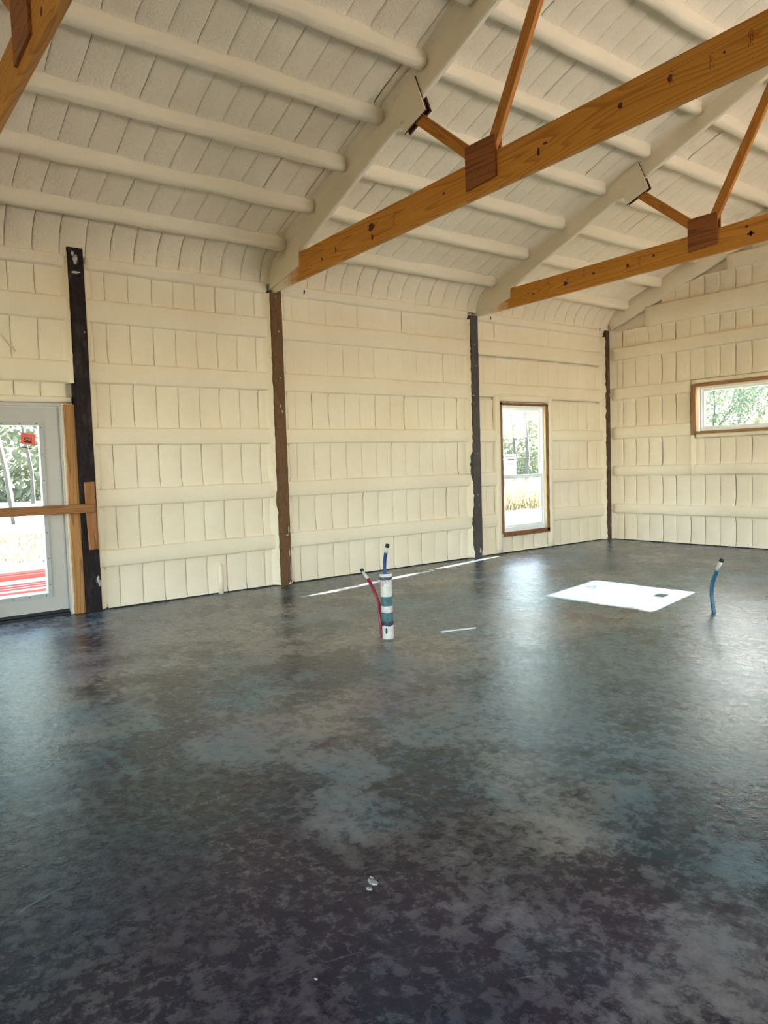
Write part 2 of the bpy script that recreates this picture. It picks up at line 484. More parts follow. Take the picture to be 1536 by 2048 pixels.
# ================================================================= foam cells
def rects_minus(r, holes):
    out = [r]
    for h in holes:
        nxt = []
        for (u0, u1, v0, v1) in out:
            hu0, hu1, hv0, hv1 = h
            if hu1 <= u0 or hu0 >= u1 or hv1 <= v0 or hv0 >= v1:
                nxt.append((u0, u1, v0, v1)); continue
            if hv0 > v0: nxt.append((u0, u1, v0, hv0))
            if hv1 < v1: nxt.append((u0, u1, hv1, v1))
            a, bb = max(v0, hv0), min(v1, hv1)
            if hu0 > u0: nxt.append((u0, hu0, a, bb))
            if hu1 < u1: nxt.append((hu1, u1, a, bb))
        out = nxt
    return [q for q in out if q[1] - q[0] > .03 and q[3] - q[2] > .03]

def cell_geo(P, u0, u1, v0, v1, seed, rise=.012, gap=.002, v1b=None, groove=.016, nu=7, nv=7, fillet=.012):
    """one sprayed foam pad: pillowed, tilted, with its edges sunk into the joints"""
    us = [0, .03, .08, .5, .92, .97, 1]; vs_ = [0, .04, .13, .37, .63, .87, .96, 1]
    rnd = random.Random(seed)
    off = rnd.uniform(-.003, .004); tilt = rnd.uniform(.001, .008); lean = rnd.uniform(-.003, .003)
    V, Fc = [], []
    for j, b in enumerate(vs_):
        for i, a in enumerate(us):
            top = v1 + ((v1b - v1) * a if v1b is not None else 0)
            vv = v0 + (top - v0) * b
            uu = u0 + gap + (u1 - u0 - 2 * gap) * a
            uu += .006 * nz((uu * 3, vv * 7, 1.3)) if 0 < i < 6 else .007 * nz((round(uu, 2) * 5, vv * 6, 2.1))
            e = max(0, 1 - min(a, 1 - a) / .075)
            fe = max(0, 1 - min(b, 1 - b) / .16)
            h = off + tilt * (a - .5) * (1 - fe) + lean * (b - .5) + rise * .25 - groove * e ** 1.6 * (1 - .85 * fe)
            h += fillet * fe ** 2
            h += .005 * nz((uu * 6, vv * 6, seed % 17)) 
            V.append(P(uu, vv, h))
    w = len(us)
    for j in range(len(vs_) - 1):
        for i in range(w - 1):
            q = j * w + i
            Fc.append((q, q + 1, q + w + 1, q + w))
    return V, Fc

def orient(V, Fc, en):
    a, b, c, d = [V[i] for i in Fc[len(Fc)//2]]
    n = (b - a).cross(c - a)
    return Fc if n.dot(en) > 0 else [tuple(reversed(q)) for q in Fc]

def foam_cell(P, en, u0, u1, v0, v1, seed, mat, parent, name='foam_panel', **kw):
    V, Fc = cell_geo(P, u0, u1, v0, v1, seed, **kw)
    return mesh_obj(name, V, orient(V, Fc, en), mat, parent, smooth=True)

def band(P, en, u0, u1, prof, mat, parent, name, amp=.004, step=.12, seed=0, endround=.03):
    """foam-coated member running along u; prof = list of (v, h), v may be callable offset"""
    n = max(3, int((u1 - u0) / step)); us = [u0 + (u1 - u0) * i / n for i in range(n + 1)]
    us = [u0, u0 + .012] + us[1:-1] + [u1 - .012, u1]
    V, Fc = [], []
    k = len(prof)
    for i, u in enumerate(us):
        endf = .35 if i in (0, len(us) - 1) else 1.0
        for j, (v, h) in enumerate(prof):
            vc = sum(p[0] for p in prof) / k
            hh = h if h <= 0.001 else h * (endf if endround else 1)
            w1 = amp * nz((u * 2.2, v * 9 + seed, 3.7 + j * .21)); w2 = amp * nz((u * 2.6, v * 9 + seed, 9.1 + j * .17))
            V.append(P(u, v + w1 * 1.3, hh + (w2 if h > .001 else 0)))
    for i in range(len(us) - 1):
        for j in range(k - 1):
            q = i * k + j
            Fc.append((q, q + 1, q + k + 1, q + k))
    Fc = orient(V, Fc, en)
    Fc.append(tuple(range(k))); Fc.append(tuple(range((len(us) - 1) * k, len(us) * k)))
    o = mesh_obj(name, V, Fc, mat, parent, smooth=True)
    bm = bmesh.new(); bm.from_mesh(o.data); bmesh.ops.recalc_face_normals(bm, faces=bm.faces[:]); bm.to_mesh(o.data); bm.free()
    return o

# ================================================================= eave wall with door and window
WIN = (7.80, 8.82, 0.27, 2.13)      # rough opening in the eave wall (y0,y1,z0,z1)
DOOR = (0.98, 2.00, 0.0, 1.965)
def with_holes(mb, axis, lo, hi, u0, u1, z0, z1, holes):
    for (a, b, c, d) in rects_minus((u0, u1, z0, z1), holes):
        if axis == 'x': mb.box((lo, a, c), (hi, b, d))
        else: mb.box((a, lo, c), (b, hi, d))

wl = MB(); with_holes(wl, 'x', -.139, -.115, BY - .1, GY + .12, -.15, 3.75, [WIN, DOOR])
wall_left = tag(wl.build('wall_left', M_FOAM_WALL), 'eave wall of ribbed spray foam between girts', kind='structure')

PL = lambda u, v, h: Vector((WX + h, u, v))
EL = Vector((1, 0, 0))
GIRTS = [(.41, .575), (.985, 1.155), (1.58, 1.745), (2.16, 2.36), (2.73, 2.945)]
ROWS = [(.012, .41), (.575, .985), (1.155, 1.58), (1.745, 2.16), (2.36, 2.73), (2.945, 3.215)]
POSTS = {'z': (1.04, 1.18), 'a': (2.085, 2.225), 'b': (4.18, 4.32), 'c': (7.215, 7.355), 'd': (10.195, 10.335)}
BAYS = [(-2.0, 1.04, 1), (1.18, 2.085, 2), (2.225, 4.18, 3), (4.32, 7.215, 4), (7.355, 10.195, 5)]
WIN_HOLE = (7.70, 8.93, .0, 2.26)       # framed zone around the window, built separately
DOOR_HOLE = (.94, 2.09, 0, 2.02)
sd = 10
for (y0, y1, bi) in BAYS:
    y0i, y1i = y0 + .075, y1 - .055
    if bi == 1:
        continue
    for (z0, z1) in ROWS:
        n0 = y0i
        first = y0i + (.10 if bi != 3 else .13)
        edges = [y0i]
        y = first
        while y < y1i - .06:
            edges.append(y); y += RIB
        edges.append(y1i)
        for a, b in zip(edges[:-1], edges[1:]):
            for (c0, c1, d0, d1) in rects_minus((a, b, z0, z1), [WIN_HOLE, DOOR_HOLE]):
                sd += 1
                soft = bi == 4 and z0 > 2.2 or bi == 5 and z0 > 2.9
                foam_cell(PL, EL, c0, c1, d0, d1, sd, M_FOAM_WALL, wall_left, groove=.003 if soft else .007)
    shift = .045 if bi == 5 else 0
    for k, (z0, z1) in enumerate(GIRTS):
        spans = [(y0 + .004, y1 - .004)]
        if bi == 5 and z0 < 2.1: spans = [(y0 + .004, 7.72), (8.91, y1 - .004)]
        if bi == 2 and z0 < 1.9: continue
        sh = shift if k >= 3 else 0
        for (a, b) in spans:
            zc0, zc1 = z0 + sh * .8 - (.02 if bi == 5 and k < 2 else 0), z1 + sh * .6
            prof = [(zc0 - .004, -.004), (zc0, .030), (zc0 + .018, .042), ((zc0 + zc1) / 2, .044), (zc1 - .018, .042), (zc1, .030), (zc1 + .006, -.004)]
            band(PL, EL, a, b, prof, M_FOAM_WALL, wall_left, 'girt', seed=k * 3 + bi, amp=.005, endround=0)
    # eave header: low sloped ledge and carrier board
    prof = [(3.205, -.005), (3.215, .045), (3.235, .058), (3.275, .062), (3.292, .075), (3.315, .072), (3.335, .03), (3.36, -.02)]
    band(PL, EL, y0 + .01, y1 - .01, prof, M_FOAM_WALL, wall_left, 'eave_header', seed=bi, amp=.006)
# window surround in foam: studs, head and apron
def wbox(P, en, u0, u1, v0, v1, h, parent, name, seed=0, mat=None, horiz=True):
    if horiz:
        prof = [(v0 - .003, -.004), (v0, h * .7), (v0 + .012, h), ((v0 + v1) / 2, h * 1.04), (v1 - .012, h), (v1, h * .7), (v1 + .003, -.004)]
        return band(P, en, u0, u1, prof, mat or M_FOAM_WALL, parent, name, seed=seed, amp=.004)
    P2 = lambda u, v, hh: P(v, u, hh)
    prof = [(u0 - .003, -.004), (u0, h * .7), (u0 + .012, h), ((u0 + u1) / 2, h * 1.04), (u1 - .012, h), (u1, h * .7), (u1 + .003, -.004)]
    return band(P2, en, v0, v1, prof, mat or M_FOAM_WALL, parent, name, seed=seed, amp=.004)
wbox(PL, EL, 7.705, 7.80, .01, 2.24, .052, wall_left, 'window_stud', 1, horiz=False)
wbox(PL, EL, 8.83, 8.925, .01, 2.24, .052, wall_left, 'window_stud', 2, horiz=False)
wbox(PL, EL, 7.78, 8.85, 2.145, 2.25, .050, wall_left, 'window_head', 3)
for a, b in ((7.80, 8.05), (8.05, 8.28), (8.28, 8.51), (8.51, 8.82)):
    sd += 1; foam_cell(PL, EL, a, b, .012, .235, sd, M_FOAM_WALL, wall_left, groove=.008)
# above the door
wbox(PL, EL, 1.2, 2.07, 1.975, 2.03, .045, wall_left, 'door_head', 5)
# a cord ridge in the foam, dark pieces drawing the shaded gaps under the eave
tb = MB(); tb.tube([(WX + .012, 1.20, 2.98), (WX + .014, 1.40, 2.70), (WX + .012, 1.62, 2.42)], .006, 6); tb.build('foam_ridge', M_FOAM, wall_left, True)
for (yy, zz) in ((4.63, 3.262), (7.62, 3.255), (10.06, 3.30)):
    tb = MB(); tb.tube([(-.022, yy, zz - .012), (-.012, yy, zz + .0), (-.014, yy + .004, zz + .028)], .006, 6); tb.build('gap_shade', M_BLACK, wall_left)
# the little foamed stub pipe low in the second bay
tb = MB(); tb.tube([(WX + .012, 3.49, .0), (WX + .016, 3.49, .16), (WX + .01, 3.488, .30), (WX - .02, 3.486, .325)], [.030, .026, .022, .012], 10)
tb.build('foamed_stub', M_FOAM_WALL, wall_left, True)

# dark sill strip in the joint between slab and foam
bl = MB()
for y0, y1 in ((2.09, 7.215), (7.355, GY)): bl.box((-.115, y0, 0), (WX + .006, y1, .016))
tag(bl.build('baseboard_left', M_BLACK), 'dark joint strip at the foot of the eave wall', kind='structure')

# ragged foam fillets where the foam meets each post
def foam_fillet(ypost, side, z0, z1, seed, parent, rag=.012, jut=-.008, holes=()):
    n = int((z1 - z0) / .035); V, Fc = [], []
    m = 6
    for i in range(n + 1):
        z = z0 + (z1 - z0) * i / n
        rg = rag * (nz((z * 9, seed, 0)) + .8 * nz((z * 31, seed, 5)))
        dip = 0
        for (h0, h1, dd) in holes:
            if h0 < z < h1: dip = dd * math.sin(math.pi * (z - h0) / (h1 - h0)) ** .4
        wd = .085 + .012 * nz((z * 3, seed, 2))
        for j in range(m):
            t = j / (m - 1)
            y = ypost + side * (wd * (1 - t) ** 1.1 + .001)
            x = WX - .004 + (abs(WX) + jut + rg - dip) * t ** 1.9
            V.append(Vector((x, y, z)))
    for i in range(n):
        for j in range(m - 1):
            q = i * m + j; Fc.append((q, q + 1, q + m + 1, q + m))
    Fc = orient(V, Fc, Vector((1, side * .6, 0)))
    mesh_obj('foam_edge', V, Fc, M_FOAM, parent, smooth=True)
for k, (y0, y1) in POSTS.items():
    if k == 'z': continue
    sidz = ord(k)
    if k == 'a':
        foam_fillet(y0, -1, 2.15, 3.34, sidz, wall_left, .016)
    else:
        foam_fillet(y0, -1, .01, 3.21, sidz, wall_left, .014 if k == 'b' else .02, holes={'b': ((.85, 1.05, .03),), 'c': ((1.05, 1.45, .05), (.1, .7, .03)), 'd': ()}[k])
    if k != 'd':
        foam_fillet(y1, 1, .01, 3.25, sidz + 5, wall_left, .006, .002)

# ================================================================= posts
POST_INFO = {
    'a': (M_POST_A, 3.385, 'near-black timber post beside the glazed door, whitened near its top'),
    'b': (M_POST_B, 3.235, 'brown grained timber post between two windowless foam bays'),
    'c': (M_POST_C, 3.262, 'charcoal timber post with ragged foam edge next to the tall window'),
    'd': (M_POST_D, 3.31, 'thin dark brown post standing in the room corner'),
    'z': (M_POST_A, 3.235, 'dark timber post on the latch side of the glazed door'),
}
SPLAT = {
    'a': [(2.13, 3.33, .02, .03), (2.15, 3.28, .03, .05), (2.15, 3.16, .045, .018), (2.20, 2.62, .008, .012), (2.20, .31, .02, .05), (2.21, .27, .015, .04)],
    'b': [(4.25, 3.17, .006, .035), (4.27, 2.80, .010, .012), (4.215, 2.55, .005, .007), (4.27, 2.30, .012, .010), (4.26, 1.99, .016, .025), (4.275, 1.93, .014, .02), (4.30, .62, .014, .05), (4.28, .56, .02, .012), (4.30, .36, .013, .06), (4.31, .14, .010, .12), (4.30, .02, .03, .02)],
    'c': [(7.29, 2.88, .012, .02), (7.31, 2.60, .014, .02), (7.24, 2.20, .025, .010), (7.26, 2.10, .006, .008), (7.29, 1.42, .010, .012), (7.28, .86, .008, .02), (7.30, .72, .010, .012), (7.31, .10, .022, .05), (7.34, .05, .01, .06)],
    'd': [(10.28, 2.30, .010, .03), (10.29, 1.75, .018, .014), (10.30, 1.02, .012, .02), (10.29, .90, .010, .03), (10.31, .72, .012, .018), (10.28, .50, .014, .02), (10.29, .22, .018, .035)],
    'z': []}
posts = {}
for k, (y0, y1) in POSTS.items():
    mat, top, lab = POST_INFO[k]
    yc = (y0 + y1) / 2
    p = empty('support_post', (-.07, yc, 0), lab, 'post', 'timber posts along the foam wall')
    posts[k] = p
    bm = bmesh.new()
    bmesh.ops.create_cube(bm, size=1.0, matrix=Matrix.Translation((0, 0, top / 2)) @ Matrix.Diagonal((.14, y1 - y0, top, 1)))
    bmesh.ops.bevel(bm, geom=[e for e in bm.edges if abs(e.verts[0].co.z - e.verts[1].co.z) > 1], offset=.006, segments=2, affect='EDGES')
    bmesh.ops.bisect_plane
    for zz in [i * .22 for i in range(1, int(top / .22))]:
        geom = bm.verts[:] + bm.edges[:] + bm.faces[:]
        bmesh.ops.bisect_plane(bm, geom=geom, plane_co=(0, 0, zz), plane_no=(0, 0, 1))
    for v in bm.verts:
        v.co.y += .004 * nz((yc, v.co.z * 1.1, 0)) ; v.co.x += .002 * nz((yc, v.co.z * 2.1, 4))
    me = bpy.data.meshes.new('timber'); bm.to_mesh(me); bm.free(); me.materials.append(mat)
    o = bpy.data.objects.new('timber', me); link(o, p); o.matrix_basis = Matrix.Identity(4)
    for i, (yy, zz, ry, rz) in enumerate(SPLAT[k]):
        blob('foam_splatter', (0.0, yy, zz), (.004, ry * .75, rz * .8), M_SPLAT, o, i + yc)

# ================================================================= gable wall
GWIN = (1.455, 2.76, 1.635, 2.30)
gm = MB(); with_holes(gm, 'y', GY + .03, GY + .15, -.24, RX + .1, -.15, 3.5, [GWIN])
# triangular upper part of the gable
gm.add([(-.24, GY + .03, 3.5), (RX + .1, GY + .03, 3.5), (RIDGE, GY + .03, 6.15), (-.24, GY + .15, 3.5), (RX + .1, GY + .15, 3.5), (RIDGE, GY + .15, 6.15)],
       [(0, 1, 2), (5, 4, 3), (0, 3, 4, 1), (1, 4, 5, 2), (2, 5, 3, 0)])
wall_back = tag(gm.build('wall_back', M_FOAM_WALL), 'gable end wall of ribbed spray foam', kind='structure')
PG = lambda u, v, h: Vector((u, GY - h, v))
EG = Vector((0, -1, 0))
CH = lambda x: 3.30 + .375 * x                      # lower edge of the gable rafter band
GGIRTS = [(.425, .575), (1.02, 1.172), (1.60, 1.782), (2.215, 2.392), (2.832, 3.02), (3.275, 3.575), (3.85, 4.05), (4.45, 4.65)]
GROWS = [(.012, .425), (.575, 1.02), (1.172, 1.60), (1.782, 2.215), (2.392, 2.832), (3.02, 3.275), (3.575, 3.85), (4.05, 4.45), (4.65, 5.2)]
G_HOLE = (1.36, 2.86, 1.55, 2.40)
gx = [.08, .22]
while gx[-1] < 5.0: gx.append(gx[-1] + RIB - .004)
for (z0, z1) in GROWS:
    for a, b in zip(gx[:-1], gx[1:]):
        if CH(b) - .02 < z0 + .05: continue
        for (c0, c1, d0, d1) in rects_minus((a, b, z0, z1), [G_HOLE]):
            sd += 1
            t0, t1 = min(d1, CH(c0)), min(d1, CH(c1))
            if t0 < d0 + .02: continue
            foam_cell(PG, EG, c0, c1, d0, t0, sd, M_FOAM_WALL, wall_back, v1b=t1, groove=.003 if c1 < .9 and z0 > 2 else .008)
for k, (z0, z1) in enumerate(GGIRTS):
    xs = max(.03, (z1 - 3.30) / .375 - .1)
    spans = [(xs, 5.0)]
    if k == 2: spans = [(xs, 1.37), (2.85, 5.0)]
    if k == 3: spans = [(xs, 1.37), (2.85, 5.0)]
    for (a, b) in spans:
        prof = [(z0 - .004, -.004), (z0, .028), (z0 + .02, .042), ((z0 + z1) / 2, .045), (z1 - .02, .044), (z1, .034), (z1 + .004, -.004)]
        band(PG, EG, a, b, prof, M_FOAM_WALL, wall_back, 'girt', seed=k * 5 + 40, amp=.006)
# framed zone round the gable window
wbox(PG, EG, 1.38, 2.84, 2.325, 2.39, .045, wall_back, 'window_head', 21)
wbox(PG, EG, 1.44, 2.84, 1.555, 1.612, .045, wall_back, 'window_sill_foam', 22)
wbox(PG, EG, 1.375, 1.425, 1.02, 1.60, .085, wall_back, 'window_stud', 23, horiz=False)
wbox(PG, EG, 2.80, 2.86, 1.02, 2.39, .06, wall_back, 'window_stud', 24, horiz=False)
# rafter band along the gable slope
PGs = lambda u, v, h: Vector((u * math.cos(TH) - v * math.sin(TH), GY - h, 3.30 + u * math.sin(TH) * .96 + v * math.cos(TH)))
prof = [(-.004, -.004), (0, .02), (.012, .032), (.15, .036), (.29, .03), (.30, -.004)]
band(PGs, EG, .02, 6.4, prof, M_FOAM_WALL, wall_back, 'gable_rafter', seed=77, amp=.005)
# corner cove between the two walls
V, Fc = [], []
for i in range(41):
    z = .01 + 3.3 * i / 40
    for j in range(6):
        t = j / 5
        V.append(Vector((-.01 + .13 * t ** 1.3 + .004 * nz((z * 4, j, 3)), GY - .005 - .028 * (1 - t) ** 1.5 * (1 if z > 0 else 1), z)))
for i in range(40):
    for j in range(5):
        q = i * 6 + j; Fc.append((q, q + 1, q + 7, q + 6))
mesh_obj('corner_foam', V, orient(V, Fc, Vector((0, -1, 0))), M_FOAM, wall_back, True)
bb = MB(); bb.box((0.02, GY - .012, 0), (RX - .2, GY + .03, .014))
tag(bb.build('baseboard_back', M_BLACK), 'dark joint strip at the foot of the gable wall', kind='structure')

# ================================================================= ceiling: left slope with foam panels and purlins
cs, sn = math.cos(TH), math.sin(TH)
def PC(u, v, h):                                     # u along y, v up the slope, h towards the room
    return Vector((v * cs + h * sn, u, CEIL0 + v * sn - h * cs))
EC = Vector((sn, 0, -cs))
def slab(name, sgn):
    a = Vector((-.35, 0, CEIL0 - .35 * SL + .03)); b = Vector((RIDGE, 0, CEIL0 + RIDGE * SL + .03))
    X = lambda p: Vector((p.x if sgn > 0 else 2 * RIDGE - p.x, p.y, p.z))
    V = []
    for y in (BY - .2, GY + .2):
        for p, dz in ((a, 0), (b, 0), (b, .15), (a, .15)):
            V.append(X(Vector((p.x, y, p.z + dz))))
    Fc = [(0, 1, 2, 3), (7, 6, 5, 4), (0, 4, 5, 1), (1, 5, 6, 2), (2, 6, 7, 3), (3, 7, 4, 0)]
    return mesh_obj(name, V, Fc, M_FOAM_ROOF)
ceiling = tag(slab('ceiling', 1), 'sloping spray-foamed ceiling above the eave wall', kind='structure')
ceiling_r = tag(slab('ceiling', -1), 'opposite roof slope of spray foam', kind='structure')
TRUSS_Y = {'z': 1.045, 'b': 4.235, 'c': 7.395}
PUR_X = [.289 + .566 * k for k in range(10)]
PUR_D = .108
PUR_S = [(x - .046) / cs + .040 for x in PUR_X]
CBAYS = [(1.10, 4.165), (4.305, 7.325), (7.465, GY - .02)]
stuffV, stuffF = [], []
count = 0
eave_curve = lambda t: (1 - t) ** 2 * Vector((-.045, 3.30)) + 2 * t * (1 - t) * Vector((-.02, 3.545)) + t * t * Vector((.235, CEIL0 + .235 * SL))
def PE(u, v, h):
    p = eave_curve(v); d = (eave_curve(min(v + .02, 1)) - eave_curve(max(v - .02, 0))).normalized()
    return Vector((p.x + d.y * h, u, p.y - d.x * h))
for bi, (y0, y1) in enumerate(CBAYS):
    edges = [y0]; y = y0 + (.15 if bi else .24)
    while y < y1 - .07: edges.append(y); y += RIB
    edges.append(y1)
    for a, b in zip(edges[:-1], edges[1:]):
        sd += 1; count += 1
        if a == y0: a -= .07
        if b == y1: b += .07
        foam_cell(PE, Vector((1, 0, -1)), a, b, .02, 1.0, sd, M_FOAM_ROOF, ceiling, groove=.014, fillet=.006)
    for k in range(len(PUR_S) - 1):
        v0, v1 = PUR_S[k] + .035, PUR_S[k + 1] - .03
        for a, b in zip(edges[:-1], edges[1:]):
            sd += 1
            gv = .010 if bi < 1 else .008
            if (k <= 6) and count < 296:
                count += 1
                foam_cell(PC, EC, a, b, v0, v1, sd, M_FOAM_ROOF, ceiling, groove=gv, rise=.01, fillet=.035)
            else:
                V, Fc = cell_geo(PC, a, b, v0, v1, sd, groove=gv, rise=.01, fillet=.035)
                Fc = orient(V, Fc, EC); n = len(stuffV); stuffV += V; stuffF += [tuple(i + n for i in q) for q in Fc]
    for k, s in enumerate(PUR_S):
        prof = [(s - .052, -.01), (s - .047, .02), (s - .044, PUR_D - .020), (s - .034, PUR_D - .002), (s + .024, PUR_D + .002),
                (s + .044, PUR_D - .012), (s + .056, .055), (s + .068, .025), (s + .088, -.01)]
        band(PC, EC, y0 - .02, y1 + .03, prof, M_FOAM_PURLIN, ceiling, 'purlin', seed=k * 7 + bi, amp=.011, step=.10)
so = mesh_obj('foam_panel_field', stuffV, stuffF, M_FOAM_ROOF, ceiling, True); so['kind'] = 'stuff'
# opposite slope: purlins only
for k, s in enumerate(PUR_S):
    x = s * cs
    pm = MB()
    PR = lambda u, v, h: Vector((2 * RIDGE - (v * cs + h * sn), u, CEIL0 + v * sn - h * cs))
    prof = [(s - .07, -.01), (s - .05, .05), (s - .035, PUR_D), (s + .03, PUR_D), (s + .05, .06), (s + .08, -.01)]
    band(PR, Vector((-sn, 0, -cs)), BY, GY, prof, M_FOAM_PURLIN, ceiling_r, 'purlin', seed=k, amp=.006, step=.5)
for k, s in enumerate(PUR_S):
    prof = [(s - .07, -.01), (s - .05, .05), (s - .035, PUR_D), (s + .03, PUR_D), (s + .05, .06), (s + .08, -.01)]
    band(PC, EC, BY, 1.0, prof, M_FOAM_PURLIN, ceiling, 'purlin', seed=k, amp=.006, step=.5)

# ================================================================= other walls (outside the frame) with their openings
rw = MB(); with_holes(rw, 'x', RX, RX + .12, BY - .1, GY + .12, -.15, 3.75, EAVE_OPEN)
tag(rw.build('wall_right', M_FOAM_WALL), 'opposite eave wall with open bays sized for fill light', kind='structure')
bw = MB(); with_holes(bw, 'y', BY - .12, BY, -.24, RX + .1, -.15, 3.5, BACK_OPEN)
bw.add([(-.24, BY - .12, 3.5), (RX + .1, BY - .12, 3.5), (RIDGE, BY - .12, 6.15), (-.24, BY, 3.5), (RX + .1, BY, 3.5), (RIDGE, BY, 6.15)],
       [(0, 1, 2), (5, 4, 3), (0, 3, 4, 1), (1, 4, 5, 2), (2, 5, 3, 0)])
tag(bw.build('wall_front', M_FOAM_WALL), 'gable wall behind the viewer with openings placed for fill light', kind='structure')
def portal(c, ex, sx, sy, nrm):
    L = bpy.data.lights.new('portal', 'AREA'); L.shape = 'RECTANGLE'; L.size = sx; L.size_y = sy
    L.cycles.is_portal = True
    o = bpy.data.objects.new('portal', L); link(o)
    ez = -Vector(nrm); ex = Vector(ex); ey = ez.cross(ex)
    o.matrix_basis = frame(c, ex, ey, ez)
for (a, b, c, d) in EAVE_OPEN: portal((RX + .06, (a + b) / 2, (c + d) / 2), (0, 1, 0), b - a, d - c, (-1, 0, 0))
for (a, b, c, d) in BACK_OPEN: portal(((a + b) / 2, BY - .06, (c + d) / 2), (1, 0, 0), b - a, d - c, (0, 1, 0))
portal((-.2, 8.31, 1.2), (0, 1, 0), 1.0, 1.86, (1, 0, 0))
portal((-.2, 1.5, 1.0), (0, 1, 0), .95, 1.9, (1, 0, 0))
portal((2.1, GY + .1, 1.97), (1, 0, 0), 1.3, .66, (0, -1, 0))

# ================================================================= trusses
def truss(key, label, zl, sl_, zu, su, gx0, detail=True):
    yc = TRUSS_Y[key]; T = .042; yn = yc - T / 2
    root = empty('roof_truss', (0, yc, 3.23), label, 'roof truss', 'pine roof trusses')
    # bottom chord as a board following the measured line
    L = RX / 2 - .02
    p0 = Vector((-.06, yc, (zl + zu) / 2)); p1 = Vector((L, yc, (zl + zu) / 2 + (sl_ + su) / 2 * L))
    chord = board('bottom_chord', p0, p1, zu - zl + (su - sl_) * 2.5, T, M_PINE, root)
    p2 = Vector((RX - .1, yc, (zl + zu) / 2))
    board('bottom_chord', p1, p2, zu - zl + (su - sl_) * 2.5, T, M_PINE, root)
    # top chords, foam coated
    for sg in (1, -1):
        P = lambda u, v, h: Vector(((u * math.cos(math.atan(.405)) if sg > 0 else 2 * RIDGE - u * math.cos(math.atan(.405))), yc + v, 3.275 + u * math.sin(math.atan(.405)) - h))
        n = 60; V, Fc = [], []
        Ln = RIDGE / math.cos(math.atan(.405))
        for i in range(n + 1):
            u = -.08 + (Ln + .08) * i / n
            w = .004 * nz((u * 2, yc, 0)); d = .005 * nz((u * 1.7, yc, 4))
            ring = [(-.026 - w, -.48), (-.026 - w, -.012 + d), (-.016, d), (.016, d), (.026 + w, -.012 + d), (.026 + w, -.48)]
            if sg > 0 and 0.25 < u: pass
            for (v, h) in ring: V.append(P(u, v, h))
        for i in range(n):
            for j in range(6):
                q = i * 6 + j; q2 = i * 6 + (j + 1) % 6
                Fc.append((q, q2, q2 + 6, q + 6))
        Fc += [tuple(range(6)), tuple(range(n * 6, n * 6 + 6))]
        o = mesh_obj('top_chord', V, Fc, M_FOAM_PURLIN, root, False)
        bm = bmesh.new(); bm.from_mesh(o.data); bmesh.ops.recalc_face_normals(bm, faces=bm.faces[:]); bm.to_mesh(o.data); bm.free()
    # cove of foam between chord face and ceiling, with the purlin butts
    V, Fc = [], []
    for sdv in (-1, 1):
        base = len(V)
        for i in range(49):
            v = .2 + 6.0 * i / 48
            for j in range(6):
                t = j / 5; a = t * math.pi / 2
                u = yc + sdv * (.026 + .10 * (1 - math.sin(a)) + .006 * nz((v * 3, j, sdv)))
                V.append(PC(u, v, -.002 + .085 * (1 - math.cos(a)) + .006 * nz((v * 2.5, j, 7))))
        for i in range(48):
            for j in range(5):
                q = base + i * 6 + j; Fc.append((q, q + 1, q + 7, q + 6))
    mesh_obj('chord_cove', V, Fc, M_FOAM_PURLIN, root, True)
    # heel plate, foamed over
    hz = lambda x: zl + sl_ * x
    poly = [(-.07, yn, 3.24), (.08, yn, 3.27), (.57, yn, hz(.57) + .13), (.575, yn, 3.50), (.62, yn, 3.56), (-.07, yn, 3.56)]
    prism('heel_plate', poly, None, (0, -1, 0), .018, M_FOAM_PURLIN, root)
    # gussets
    low = [(gx0, zl + sl_ * 3 + .075), (gx0 + .315, zl + sl_ * 3 + .10), (gx0 + .312, 3.712), (gx0, 3.712)]
    upp = [(2.31, 4.07), (2.58, 4.165), (2.455, 4.47), (2.19, 4.36)]
    for face, dy in ((yn, -1), (yc + T / 2, 1)):
        gpl = prism('gusset_plate', [(x, face, z) for x, z in low], None, (0, dy, 0), .018, M_PLY, root)
        if dy < 0: near_plate = gpl
    gp = prism('gusset_plate', [(x, yc - .034, z) for x, z in upp], None, (0, -1, 0), .014, M_FOAM_PURLIN, root)
    gp['label'] = 'foam-sprayed upper gusset plate'
    prism('gusset_shadow', [(x, yc - .034, z) for x, z in [(2.308, 4.061), (2.588, 4.160), (2.458, 4.478), (2.183, 4.364)]], None, (0, 1, 0), .004, M_DARKWOOD, root)  # dark rim sheet painting a shadow line around the plate
    prism('gusset_plate', [(x - .018, yc + .027, z + .012) for x, z in upp], None, (0, 1, 0), .018, M_DARKWOOD, root)
    # webs
    board('web', (3.09, yc, 3.62), (2.40, yc, 4.19), .092, .038, M_PINE_W, root)
    board('web', (3.255, yc, 3.62), (3.86, yc, 4.74), .092, .042, M_PINE_W, root)
    board('web', (2 * RIDGE - 3.09, yc, 3.62), (2 * RIDGE - 2.40, yc, 4.19), .092, .038, M_PINE_W, root)
    board('web', (2 * RIDGE - 3.255, yc, 3.62), (2 * RIDGE - 3.86, yc, 4.74), .092, .042, M_PINE_W, root)
    board('web', (RIDGE, yc, 3.6), (RIDGE, yc, 5.6), .092, .038, M_PINE_W, root)
    # nails in the gusset, knots and grade stamps on the chord
    yf = yn - .018
    rnd = random.Random(key)
    nm = MB(); nm.tube([(0, -.0015, 0), (0, .004, 0)], .0045, 6)
    nail_me = None
